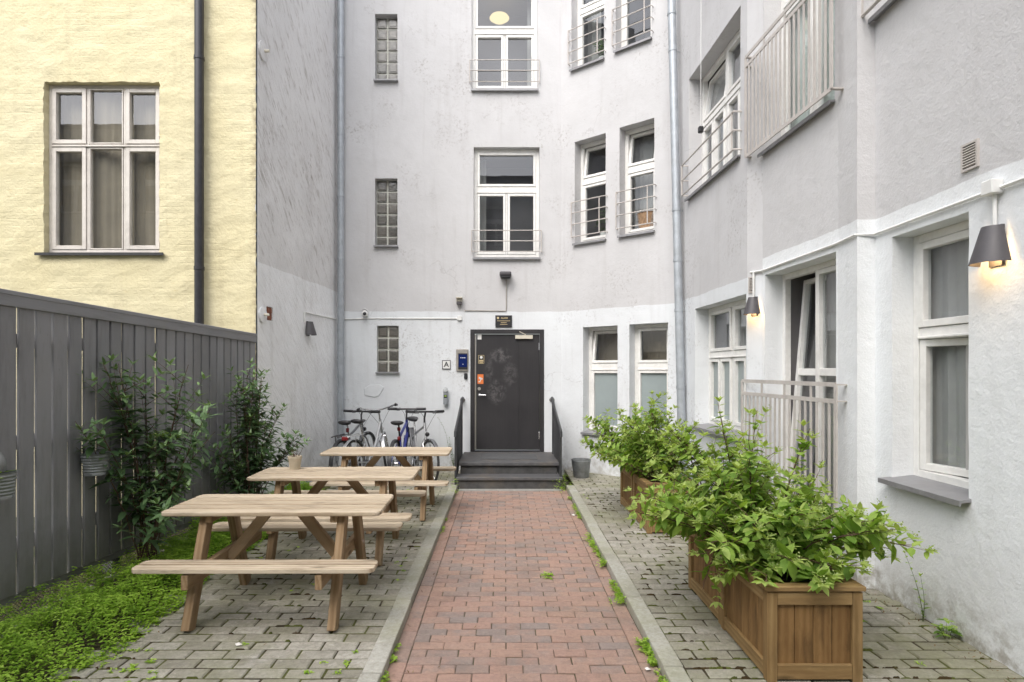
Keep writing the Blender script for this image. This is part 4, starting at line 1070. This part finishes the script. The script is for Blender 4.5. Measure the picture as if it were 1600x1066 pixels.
    for (dx, hw, th) in prof:
        for j in range(kk):
            a = 2*math.pi*j/kk; vs.append((sx+dx, hw*math.cos(a), saddle_z-.02+(th*.6 if math.sin(a) > 0 else th*1.0)*math.sin(a)+(.012 if dx < -.1 else 0)))
    fs = [tuple(range(kk))[::-1], tuple(range((len(prof)-1)*kk, len(prof)*kk))]
    for i in range(len(prof)-1):
        for j in range(kk): fs.append((i*kk+j, i*kk+(j+1) % kk, (i+1)*kk+(j+1) % kk, (i+1)*kk+j))
    m.add(vs, fs, None, 0, True); obj('saddle', m, M['black'], e, sharp=80)
    # handlebar
    bz = barz; sm = ht+Vector((.0, 0, .02)); bc = Vector((ht.x-.02 if step else ht.x+.03, 0, bz))
    m = MB(); m.tube(T([ht, sm+Vector((-.01, 0, .05)), bc]), .014, 10)
    if bars == 'flat':
        gp = [Vector((bc.x-.02, -.30, bz+.005)), Vector((bc.x, -.12, bz)), Vector((bc.x, .12, bz)), Vector((bc.x-.02, .30, bz+.005))]
    else:
        gp = [Vector((bc.x-.24, -.29, bz+.05)), Vector((bc.x-.12, -.285, bz+.055)), Vector((bc.x+.00, -.21, bz+.035)), Vector((bc.x+.045, -.06, bz)), Vector((bc.x+.045, .06, bz)), Vector((bc.x+.0, .21, bz+.035)), Vector((bc.x-.12, .285, bz+.055)), Vector((bc.x-.24, .29, bz+.05))]
    m.tube(T(gp), .0145, 8); obj('handlebar', m, M['chrome'] if bars != 'flat' else M['black'], e)
    for (a, b) in ((gp[0], gp[1]), (gp[-1], gp[-2])):
        d = (b-a).normalized(); m = MB(); m.tube(T([a-d*.008, a+d*.14]), .021, 10); obj('grip', m, M['black'], e)
        m = MB(); q = a+d*.16; f = Vector((.05, 0, -.02)); m.tube(T([q, q+f*.6, q+f-d*.02, q+f-d*.13]), .0055, 6); m.box(S @ (q+Vector((.01, 0, -.012))), (.04, .05, .03)); obj('brake_lever', m, M['darkgrey_paint'], e)
        m = MB(); m.tube(T([q+Vector((.03, 0, 0)), q+Vector((.12, 0, .02)), bc*.5+q*.5+Vector((.13, 0, -.08)), ht+Vector((.06, 0, -.12)), hb+Vector((.05, 0, .02))]), .0028, 5); obj('brake_cable', m, M['black'], e)
    if fenders:
        F_ = M[fenders]
        m = MB(); strip(m, arc(ra, Rw+.018, 15, 178), .027); obj('mudguard', m, F_, e)
        m = MB(); pts = arc(fa, Rw+.018, 25, 170); strip(m, pts, .027); m.v = [tuple(S @ Vector(v)) for v in m.v]; obj('mudguard', m, F_, e)
    if rack:
        m = MB()
        for s in (-1, 1): m.tube([(-.26, s*.05, .735), (-.40, s*.06, .735), (-.72, s*.06, .735), (-.73, s*.03, .735)], .006, 6); m.tube([ra+Vector((0, s*.065, .0)), (-.56, s*.065, .73)], .006, 6)
        for x in (-.36, -.46, -.56, -.66): m.tube([(x, -.06, .735), (x, .06, .735)], .005, 6)
        obj('luggage_rack', m, M['silver'] if step else M['black'], e)
    if lights == 'rack': m = MB(); m.box((-.745, 0, .71), (.03, .10, .055)); obj('rear_light', m, M['red_plastic'], e, bevel=.012, seg=2)
    if lights == 'post': m = MB(); m.box(st+Vector((-.045, 0, .09)), (.04, .045, .065)); obj('rear_light', m, M['red_plastic'], e, bevel=.01, seg=2)
    if red_post:
        for dz in (.11, -.03): m = MB(); m.box(st+Vector((-.045, 0, dz)), (.04, .05, .06)); obj('rear_light', m, M['red_plastic'], e, bevel=.015, seg=2)
    m = MB(); m.lathe([(0, .04), (.02, .035), (.034, -.01), (.03, -.035), (0, -.035)], S @ Vector((hb.x+.07, 0, hb.z+.06)), 14, Matrix.Rotation(R(90), 3, 'Y')); obj('headlight', m, M['black'] if not step else M['chrome'], e)
    if childseat:
        m = MB(); m.beam((-.27, 0, .46), (-.42, 0, .76), .10, .055, (1, 0, .5)); obj('battery_pack', m, M['darkgrey_paint'], e, bevel=.012, seg=2)
    m = MB(); m.tube([bb+Vector((-.05, -.04, -.02)), bb+Vector((-.14, -.16, -.28))], .008, 6); obj('kickstand', m, M['chrome'], e)
    return e
bicycle((-2.33, 9.13, .05), R(83), 'grey bicycle with black mudguards nearest the galvanised downpipe', 'darkgrey_paint', 3., False, 'black', True, 'flat', .93, 'post')
bicycle((-2.08, 9.16, .05), R(74), 'silver step through city bicycle with a chrome swept handlebar', 'silver', -24., True, 'silver', True, 'swept', .95, 'rack', barz=1.06)
bicycle((-1.575, 9.11, .05), R(88), 'blue bicycle with two red rear lights', 'blue_paint', 0., False, 'black', False, 'flat', .93, None, True, barz=1.07)
bicycle((-1.33, 9.16, .05), R(-66), 'silver bicycle facing the yard with a dark battery pack', 'silver', -6., False, 'darkgrey_paint', False, 'flat', .93, None, False, True, barz=1.07)

# ------------------------------------------------------------------ plants
def leaf(mb, p, d, up, L, W, r, fold=.25, droop=.25):
    d = d.normalized(); s = d.cross(up)
    if s.length < 1e-4: s = Vector((1, 0, 0))
    s.normalize(); n = s.cross(d)
    def pt(t, w, k): return p+d*(L*t)+s*(w*W)+n*(abs(w)*W*fold-droop*L*t*t+k)
    vs = [pt(0, 0, 0), pt(.28, .40, 0), pt(.33, 0, 0), pt(.28, -.40, 0), pt(.62, .36, 0), pt(.66, 0, 0), pt(.62, -.36, 0), pt(1, 0, 0)]
    mb.add(vs, [(0, 2, 1), (0, 3, 2), (1, 2, 5, 4), (2, 3, 6, 5), (4, 5, 7), (5, 6, 7)], None, r, True)

def shoot(stems, leaves, p, d, length, r0, seed, leafL, leafW, step, start, grav, rmin=.1, rmax=.8, tip=None, shade=0., buds=None):
    q = Vector(p); d = Vector(d).normalized(); n = max(4, int(length/.045)); pts = [q.copy()]; seg = length/n
    dirs = []
    wob = Vector((seed.uniform(-1, 1), seed.uniform(-1, 1), seed.uniform(-.5, .5)))*.10
    for i in range(n):
        d = (d+wob*.35+Vector((0, 0, grav))+Vector((seed.uniform(-1, 1), seed.uniform(-1, 1), seed.uniform(-1, 1)))*.06).normalized()
        q = q+d*seg; pts.append(q.copy()); dirs.append(d.copy())
    stems.tube(pts, [r0*(1-.75*i/n) for i in range(n+1)], 5, cap=False)
    s = start*length; flip = seed.random()*3.1
    while s < length:
        i = min(n-1, int(s/seg)); b = pts[i].lerp(pts[i+1], s/seg-i); dd = dirs[i]
        side = dd.cross(Vector((math.cos(flip), math.sin(flip), .3)))
        if side.length > 1e-3:
            side.z *= .35; side.normalize(); k = s/length
            sz = (1.0-.45*k) * seed.uniform(.6, 1.2)
            for sg in (-1, 1):
                v = side*sg+dd*.35+Vector((0, 0, seed.uniform(-.12, .12)))
                up = Vector((seed.uniform(-.22, .22), seed.uniform(-.22, .22), 1))
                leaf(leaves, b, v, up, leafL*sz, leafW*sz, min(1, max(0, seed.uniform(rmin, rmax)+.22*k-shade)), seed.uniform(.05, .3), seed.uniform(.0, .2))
        flip += 1.57+seed.uniform(-.3, .3); s += step*seed.uniform(.8, 1.25)
    for k in range(4):      # young rosette at the tip
        a = k*1.57+flip; v = dirs[-1]*.8+Vector((math.cos(a), math.sin(a), .2))*.8
        leaf(leaves, pts[-1], v, Vector((0, 0, 1)), leafL*.55, leafW*.5, min(1, rmax+.1), .25, .15)
    if buds is not None and seed.random() < .55:
        for k in range(26):
            o = Vector((seed.gauss(0, 1), seed.gauss(0, 1), abs(seed.gauss(0, 1))))*.016
            c = pts[-1]+dirs[-1]*.02+o; leaf(buds, c, o.normalized()+Vector((0, 0, .4)), Vector((0.3, 0, 1)), .011, .012, seed.random(), .2, .2)
    return pts, dirs

def shrub(name, label, base, box, n_stem, seed, mats, leafL, leafW, reach, buds=True, group=None, cat='shrub', sub=4, up=.5, step=.075, rmin=.15, rmax=.95, start=.3, targets=None, grav=-.01, rad=.007, low_tips=()):
    """reach: list of tip positions (world) that the main stems grow towards"""
    sd = random.Random(seed)
    e = empty(name, base, label=label, cat=cat, group=group)
    st, lf, bd = MB(), MB(), MB()
    for k in range(n_stem):
        b = Vector((base[0]+sd.uniform(-box[0], box[0]), base[1]+sd.uniform(-box[1], box[1]), base[2]))
        tgt = Vector(low_tips[k] if k < len(low_tips) else reach(sd, k)); v = tgt-b; L = v.length*1.03
        d0 = (v.normalized()+Vector((0, 0, up))).normalized()
        # bend: start steeper, lean outwards to the target
        n = max(5, int(L/.06)); pts = []
        for i in range(n+1):
            s = i/n; ctrl = b+d0*L*.5
            pts.append(b*(1-s)**2+ctrl*2*s*(1-s)+tgt*s*s+Vector((sd.uniform(-1, 1), sd.uniform(-1, 1), sd.uniform(-1, 1)))*.006)
        st.tube(pts, [rad*(1-.72*i/n) for i in range(n+1)], 6, cap=False)
        # side twigs
        for j in range(sub):
            s = sd.uniform(.30, .96); i = min(n-1, int(s*n)); pp = pts[i]; dd = (pts[i+1]-pts[i]).normalized()
            a = sd.uniform(0, 6.28); side = Vector((math.cos(a), math.sin(a), sd.uniform(.0, .6)))
            shoot(st, lf, pp, (dd*.7+side).normalized(), sd.uniform(.12, .34)*(1.15-.5*s)*(L/.9)**.5, rad*.45, sd, leafL, leafW, step, .2, grav, rmin, rmax, shade=.18*(1-s), buds=bd if buds else None)
        i = int(n*.62); shoot(st, lf, pts[i], (pts[-1]-pts[i]), (pts[-1]-pts[i]).length, rad*.4, sd, leafL, leafW, step*.8, .05, grav, rmin, rmax, buds=bd if buds else None)
        # pairs on the main stem
        s = start
        while s < .95:
            i = min(n-1, int(s*n)); dd = (pts[i+1]-pts[i]).normalized(); a = sd.uniform(0, 3.14); side = dd.cross(Vector((math.cos(a), math.sin(a), .2))).normalized()
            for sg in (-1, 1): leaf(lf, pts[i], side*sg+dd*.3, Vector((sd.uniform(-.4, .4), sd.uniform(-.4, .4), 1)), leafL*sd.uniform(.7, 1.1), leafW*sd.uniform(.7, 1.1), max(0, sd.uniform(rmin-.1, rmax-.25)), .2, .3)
            s += step/L*1.1
    obj('foliage', lf, M[mats[0]], e, world=True, sharp=180); obj('stem', st, M[mats[1]], e, world=True)
    if bd.f: obj('flower_bud', bd, M['leaf_bud'], e, world=True, sharp=180)
    return e

def dome(cx, cy, z0, rx, ry, h, xlim=None, low=.25):
    def f(sd, k):
        for _ in range(30):
            a = sd.uniform(0, 2*math.pi); el = math.asin(sd.uniform(-.15 if sd.random() < low else .15, 1.)); rr = sd.uniform(.6, 1.05)
            x = cx+rx*rr*math.cos(el)*math.cos(a); y = cy+ry*rr*math.cos(el)*math.sin(a); z = z0+h*rr*math.sin(el)
            if xlim is None or x < xlim: return (x, y, z)
        return (cx, cy, z0+h)
    return f
hyd = dict(cat='shrub', group='shrubs in the planter boxes')
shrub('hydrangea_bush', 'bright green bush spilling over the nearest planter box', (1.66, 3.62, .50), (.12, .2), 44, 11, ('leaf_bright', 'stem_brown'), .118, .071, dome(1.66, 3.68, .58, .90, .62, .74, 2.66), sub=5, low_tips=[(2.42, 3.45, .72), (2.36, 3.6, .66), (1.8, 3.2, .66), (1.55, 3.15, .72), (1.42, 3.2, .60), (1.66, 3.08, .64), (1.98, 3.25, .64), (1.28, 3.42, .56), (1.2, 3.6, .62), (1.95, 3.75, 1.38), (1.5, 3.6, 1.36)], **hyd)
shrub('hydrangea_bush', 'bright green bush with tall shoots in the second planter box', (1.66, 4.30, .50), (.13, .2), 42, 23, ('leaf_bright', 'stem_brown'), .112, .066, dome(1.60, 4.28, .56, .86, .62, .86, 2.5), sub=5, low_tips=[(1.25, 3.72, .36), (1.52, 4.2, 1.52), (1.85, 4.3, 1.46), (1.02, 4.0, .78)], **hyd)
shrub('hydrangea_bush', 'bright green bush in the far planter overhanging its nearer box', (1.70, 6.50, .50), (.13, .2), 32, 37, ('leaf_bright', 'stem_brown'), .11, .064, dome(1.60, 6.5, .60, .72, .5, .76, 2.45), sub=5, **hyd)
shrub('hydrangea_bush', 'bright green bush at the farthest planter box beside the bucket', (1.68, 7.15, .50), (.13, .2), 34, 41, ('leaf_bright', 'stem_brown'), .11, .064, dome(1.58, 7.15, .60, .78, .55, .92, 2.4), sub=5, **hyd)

fs = dict(cat='shrub', group='dark shrubs along the fence', buds=False, rmin=.1, rmax=.72)
def column(cx, cy, top, rx, xlo):
    def f(sd, k):
        z = .45+(top-.45)*sd.random()**.8; t_ = (z-.4)/(top-.4); w = rx*(1.08-.85*t_**1.4)
        a = sd.uniform(0, 6.28); x = cx+w*sd.uniform(.5, 1)*math.cos(a)
        return (max(xlo, x), cy+w*.8*sd.uniform(.4, 1)*math.sin(a), z)
    return f
shrub('fence_shrub', 'tall open dark green shrub in front of the fence behind the nearest table', (-3.02, 4.95, .04), (.06, .1), 16, 53, ('leaf_dark', 'stem_brown'), .15, .062, column(-2.88, 4.80, 2.08, 1.0, -3.2), sub=5, up=.9, step=.07, start=.4, **fs)
shrub('fence_shrub', 'dense dark green shrub in the corner between the fence and the streaked wall', (-2.78, 6.45, .04), (.10, .14), 20, 67, ('leaf_dark', 'stem_brown'), .14, .052, column(-2.66, 6.40, 1.80, .72, -3.06), sub=6, up=.9, step=.06, start=.3, **fs)

# plants in hanging pots
def tuft(name, label, c, n, r, h, seed, mat='leaf_cover', L=.03, W=.018, cat='plant', group=None):
    sd = random.Random(seed); e = empty(name, c, label=label, cat=cat, group=group); m = MB(); s_ = MB()
    for k in range(n):
        a = sd.uniform(0, 6.28); rr = r*math.sqrt(sd.random()); hh = h*sd.uniform(.3, 1)*(1.1-.6*rr/r); tp = Vector((rr*math.cos(a), rr*math.sin(a), hh))
        s_.tube([Vector((rr*.3*math.cos(a), rr*.3*math.sin(a), 0)), tp], .0012, 3, cap=False)
        for j in range(4):
            b = a+j*1.57+sd.uniform(-.4, .4); leaf(m, tp*(1-.15*j*0), Vector((math.cos(b), math.sin(b), sd.uniform(-.1, .4))), Vector((0, 0, 1)), L*sd.uniform(.6, 1.2), W*sd.uniform(.6, 1.2), sd.random(), .2, .2)
    obj('foliage', m, M[mat], e, sharp=180); obj('stem', s_, M['stem_green'], e)
    return e
q = A+t*1.81+nrm*.14; tuft('potted_plant', 'small yellow green plant in the zinc pot behind the tall shrub', (q.x, q.y, 1.11), 60, .12, .12, 5, L=.04, W=.02)
q = A+t*3.46+nrm*.13; tuft('potted_plant', 'drooping leaves in the zinc pot at the left border', (q.x, q.y, 1.05), 5, .09, .05, 6, L=.09, W=.03)
m = MB(); m.lathe([(0, .09), (.03, .085), (.055, .05), (.06, 0), (.05, -.04), (0, -.05)], (q.x-.03, q.y, 1.14), 20); props(obj('watering_globe', m, M['bucket_grey']), 'rounded grey metal lid standing in the leftmost zinc pot', 'lid')

# ground cover along the fence
def cover():
    sd = random.Random(99); m = MB()
    cnt = 0
    while cnt < 11500:
        y = sd.uniform(2.6, 8.2); f = (7.2-y)/(7.2+1.5); xf = A.x+(B.x-A.x)*f+.03
        edge = -2.33+.15*noise.noise(Vector((y*1.7, 2, 0)))-(.06 if y > 4.3 else 0)-(.0 if y < 4.3 else .0)
        if y > 7.1: xf = -3.0; edge = -2.45
        x = xf+(edge-xf)*sd.random()**.9
        if y < 3.9: edge2 = edge
        dens = noise.noise(Vector((x*2.1, y*2.1, 7)))
        near_edge = (edge-x)/(edge-xf)
        if sd.random() > .55+.7*dens+.35*min(1, near_edge*4)-.2: 
            if sd.random() > .35: continue
        if 4.6 < y < 5.2 and x < -2.9 and sd.random() < .5: continue
        h = (.03+.12*min(1, near_edge*3.5))*(1+.75*noise.noise(Vector((x*5, y*5, 1))))*sd.uniform(.45, 1.25)*(1.0 if y < 6 else .8)
        top = Vector((x+sd.uniform(-.02, .02), y+sd.uniform(-.02, .02), .045+h)); rv = .35+.5*noise.noise(Vector((x*6, y*6, 4)))
        big = 1.0 if y < 5 else 1.25
        for j in range(5):
            b = j*1.2566+sd.uniform(-.4, .4); zl = -.02*(j % 3)*big
            leaf(m, top+Vector((0, 0, zl)), Vector((math.cos(b), math.sin(b), sd.uniform(-.15, .2))), Vector((sd.uniform(-.3, .3), sd.uniform(-.3, .3), 1)), sd.uniform(.014, .030)*big, sd.uniform(.011, .021)*big, min(1, max(0, rv+sd.uniform(-.3, .35))), .15, .25)
        cnt += 1
    return props(obj('ground_cover', m, M['leaf_cover'], sharp=180), kind='stuff')
cover()

# weeds in joints and along kerbs (nobody could count the sprigs)
def weeds():
    sd = random.Random(5); m = MB()
    def sprig(x, y, z, s, n=6, h=.03):
        for k in range(n):
            a = sd.uniform(0, 6.28); rr = s*sd.random(); tp = Vector((x+rr*math.cos(a), y+rr*math.sin(a), z+h*sd.uniform(.2, 1)))
            for j in range(3):
                b = a+j*2.1; leaf(m, tp, Vector((math.cos(b), math.sin(b), sd.uniform(-.1, .5))), Vector((sd.uniform(-.3, .3), sd.uniform(-.3, .3), 1)), sd.uniform(.010, .024), sd.uniform(.008, .017), sd.random(), .2, .25)
    # strips at the kerbs
    for k in range(330):
        y = sd.uniform(1.6, 8.4); d = noise.noise(Vector((y*1.6, 0, 0)))+.35*noise.noise(Vector((y*5, 3, 0)))
        if d > .02: sprig(PX1-sd.uniform(.0, .04), y, .0, .028, 5, .04)
    for k in range(150):
        y = sd.uniform(3, 8.5); d = noise.noise(Vector((y*1.3, 8, 0)))
        if d > .15: sprig(PX0+sd.uniform(.0, .03), y, .0, .02, 4, .035)
    for (x, y, s, n, h) in ((.83, 8.50, .11, 26, .16), (.92, 8.62, .13, 30, .22), (.84, 8.3, .08, 14, .1), (-.72, 8.45, .08, 22, .2), (-.66, 8.2, .06, 12, .1), (-.70, 7.9, .05, 8, .06), (.86, 6.0, .06, 14, .06), (.88, 5.2, .06, 14, .07), (.87, 4.4, .07, 16, .06), (.87, 3.7, .07, 18, .07)):
        for q in range(3): sprig(x+sd.uniform(-s, s)*.4, y+sd.uniform(-s, s)*.4, .0, s, n//2, h)
    # sprigs in the paving joints
    for k in range(330):
        if sd.random() < .55: x, y = sd.uniform(-2.5, -.85), 3.05+5.5*sd.random()**1.6
        else: x, y = sd.uniform(1.05, 2.8), 3.0+5.5*sd.random()
        row = round((y-.5)/.112); y = .5+row*.112+sd.uniform(-.004, .004)
        if noise.noise(Vector((x*1.1, y*1.1, 5))) > .12: sprig(x, y, .045, .03, 4, .014)
    for k in range(30): sprig(sd.uniform(-2.5, -1.9), sd.uniform(3.1, 3.75), .045, .03, 4, .02)
    return props(obj('weeds', m, M['leaf_cover'], sharp=180), kind='stuff')
weeds()
def moss():
    sd = random.Random(21); m = MB()
    for k in range(1500):
        right = sd.random() < .62
        if right: x, y = sd.uniform(1.04, 2.85), 2.95+6.2*sd.random()**1.2
        else: x, y = sd.uniform(-2.45, -.83), 3.0+6*sd.random()**1.2
        if noise.noise(Vector((x*1.4, y*1.1, 2)))+.4*noise.noise(Vector((x*5, y*5, 2))) < .02: continue
        row = round((y-.5)/.110); y = .5+row*.110+sd.uniform(-.004, .004)
        a, b = sd.uniform(.012, .055), sd.uniform(.006, .013); h = sd.uniform(.004, .011); n = 9; rv = sd.random()
        vs = [(x+a*sd.uniform(.7, 1.2)*math.cos(6.283*i/n), y+b*sd.uniform(.7, 1.3)*math.sin(6.283*i/n), .040) for i in range(n)]
        vs += [(x+.6*(v[0]-x)+sd.uniform(-.003, .003), y+.6*(v[1]-y), .046+h*sd.uniform(.6, 1.2)) for v in vs[:n]]+[(x, y, .047+h)]
        m.add(vs, [(i, (i+1) % n, n+(i+1) % n, n+i) for i in range(n)]+[(n+i, n+(i+1) % n, 2*n) for i in range(n)], None, rv, True)
    mt, t = newmat('moss cushion'); rn = t.attr('rnd', True); p = t.pos()
    c = t.cramp(rn, [(0., (.035, .022, .012)), (.45, (.075, .05, .022)), (.6, (.07, .08, .02)), (1., (.12, .14, .035))])
    c = t.mix(t.ramp(t.noise(p, 120, 4, .7), .4, .7, 0, .6), c, (.03, .03, .012))
    t.out(t.principled(c, .95, t.bump(t.noise(p, 200, 4, .7), 1., .006), spec=.1))
    return props(obj('moss', m, mt, sharp=180), kind='stuff')
moss()
def debris():
    sd = random.Random(77); m = MB()
    for k in range(420):
        q = sd.random()
        if q < .45: x, y = 2.84-abs(sd.gauss(0, .10)), sd.uniform(2.9, 6.0)
        elif q < .7: x, y = sd.choice((PX0+.02+abs(sd.gauss(0, .05)), PX1-.02-abs(sd.gauss(0, .05)))), sd.uniform(3, 8.4)
        else: x, y = sd.uniform(-2.4, 2.7), sd.uniform(3, 8.5)
        z = .006 if PX0 < x < PX1 else .058
        a = sd.uniform(0, 6.28); leaf(m, Vector((x, y, z)), Vector((math.cos(a), math.sin(a), sd.uniform(0, .3))), Vector((sd.uniform(-.3, .3), sd.uniform(-.3, .3), 1)), sd.uniform(.008, .028), sd.uniform(.004, .012), sd.random(), .4, -.3)
    mt, t = newmat('dry leaf bits'); t.out(t.principled(t.cramp(t.attr('rnd', True), [(0., (.05, .03, .015)), (.6, (.14, .085, .04)), (1., (.30, .22, .12))]), .8, spec=.2))
    return props(obj('leaf_litter', m, mt, sharp=180), kind='stuff')
debris()
tuft('path_weed', 'flat green weed growing in the middle of the brick path', (.36, 4.98, .0), 16, .06, .025, 8, L=.034, W=.016, cat='weed')
tuft('wall_weed', 'low sprouting weed at the foot of the right wall', (2.80, 3.72, .05), 10, .06, .15, 9, 'leaf_bright', .06, .03, 'weed')
def climber(name, label, base, tops, seed, L, W, mat, fr=None):
    sd = random.Random(seed); e = empty(name, base, label=label, cat='plant'); s_, l_ = MB(), MB()
    for tp in tops: shoot(s_, l_, base, Vector(tp)-Vector(base), (Vector(tp)-Vector(base)).length, .003, sd, L, W, .045, .12, 0.)
    obj('foliage', l_, M[mat], e, world=True, sharp=180); obj('stem', s_, M['stem_green'], e, world=True)
climber('wall_creeper', 'thin creeper climbing the foot of the right wall beside the nearest planter', (2.83, 3.98, .05), [(2.84, 4.0, .5), (2.83, 3.94, .36)], 3, .05, .028, 'leaf_bright')
climber('wall_creeper', 'wispy dark creeper on the facade between the bicycles and the steps', (-.85, 10.0, .03), [(-.98, 10.05, 1.08), (-.82, 10.05, .6), (-.9, 10.0, .5)], 4, .045, .028, 'leaf_dark')

# things standing behind the upper panes, and a cable hanging in front of the right wall
def inside_plant(fr, u, z, n, h, seed, label):
    q = fr.P(u, -.36, z); e = tuft('window_plant', label, (q.x, q.y, q.z), n, .13, h, seed, 'leaf_dark', .10, .03, 'house plant')
    m = MB(); m.lathe([(0, -.12), (.05, -.12), (.07, .0), (.06, .0), (0, -.01)], (0, 0, 0), 16); obj('pot', m, M['white_plastic'], e)
inside_plant(Fb, .62, 4.08, 26, .42, 31, 'green house plant behind the left of the paired second floor windows')
inside_plant(Fb, .60, 7.05, 26, .40, 32, 'green house plant behind the left of the topmost paired windows')
q = Fb.P(1.45, -.36, 3.90); e = empty('wicker_basket', q, label='brown wicker basket behind the second floor window nearest the right downpipe', cat='basket')
m = MB(); m.lathe([(0, 0), (.15, 0), (.19, .34), (.20, .35), (.18, .35), (.15, .05), (0, .04)], (0, 0, 0), 22); obj('basket_body', m, M['wicker'], e)
q = Fa.P(1.42, .16, 4.70); e = empty('hanging_cable', q, label='thin hanging cable with a small black box in front of the tall right window', cat='cable')
m = MB(); m.tube([(q.x, q.y, 9.), (q.x+.004, q.y, 6.5), (q.x, q.y, 4.78)], .0035, 5); obj('wire', m, M['white_plastic'], e, world=True)
m = MB(); m.box((q.x, q.y, 4.75), (.06, .06, .08)); obj('box', m, M['black'], e, bevel=.01, world=True)

# small litter
for (x, y, z, lab) in ((.83, 7.05, .012, 'scrap of white paper by the right kerb in front of the steps'), (-1.63, 3.62, .062, 'tiny white scrap on the grey paving in front of the nearest table'), (.83, 3.42, .012, 'tiny white scrap among the weeds at the foot of the right kerb')):
    m = MB(); n = 6
    vs = [(x+.022*math.cos(k*1.05)*rng.uniform(.6, 1.2), y+.022*math.sin(k*1.05)*rng.uniform(.6, 1.2), z+rng.uniform(-.004, .006)) for k in range(n)]+[(x, y, z+.012)]
    m.add(vs, [(k, (k+1) % n, n) for k in range(n)]); props(obj('paper_scrap', m, M['litter']), lab, 'litter', 'paper scraps')

# ------------------------------------------------------------------ light, sky, camera
world = bpy.data.worlds.new('World'); sc.world = world; world.use_nodes = True
nt = world.node_tree; bg = nt.nodes['Background']
sky = nt.nodes.new('ShaderNodeTexSky'); sky.sky_type = 'NISHITA'; sky.sun_disc = False
EL, AZ = 50, 206          # degrees; azimuth measured from +Y clockwise: the veiled sun is behind the viewer
sky.sun_elevation = R(EL); sky.sun_rotation = R(AZ); sky.dust_density = 4.; sky.air_density = 1.; sky.altitude = 0
hs = nt.nodes.new('ShaderNodeHueSaturation'); hs.inputs['Saturation'].default_value = .42
nt.links.new(sky.outputs[0], hs.inputs['Color']); nt.links.new(hs.outputs[0], bg.inputs[0]); bg.inputs[1].default_value = .15
sun = bpy.data.lights.new('Sun', 'SUN'); sun.energy = 1.0; sun.angle = R(80); sun.color = (1., .995, .985)
so = bpy.data.objects.new('Sun', sun); col.objects.link(so)
dirv = Vector((math.sin(R(AZ))*math.cos(R(EL)), math.cos(R(AZ))*math.cos(R(EL)), math.sin(R(EL))))
so.rotation_euler = dirv.to_track_quat('Z', 'Y').to_euler(); so.location = dirv*20

cam = bpy.data.cameras.new('Camera'); co = bpy.data.objects.new('Camera', cam); col.objects.link(co)
co.location = (0, 0, 1.75); co.rotation_euler = (R(90), 0, 0)
cam.sensor_width = 36; cam.lens = 920/1600*36; cam.shift_x = (800-788)/1600; cam.shift_y = (578-533)/1600
cam.clip_end = 500; cam.clip_start = .05
sc.camera = co
vs_ = sc.view_settings; vs_.view_transform = 'Standard'; vs_.look = 'None'; vs_.exposure = 1.03; vs_.gamma = 1
sc.cycles.max_bounces = 8; sc.cycles.diffuse_bounces = 5; sc.cycles.transparent_max_bounces = 12; sc.cycles.use_denoising = True; sc.cycles.denoising_prefilter = 'ACCURATE'
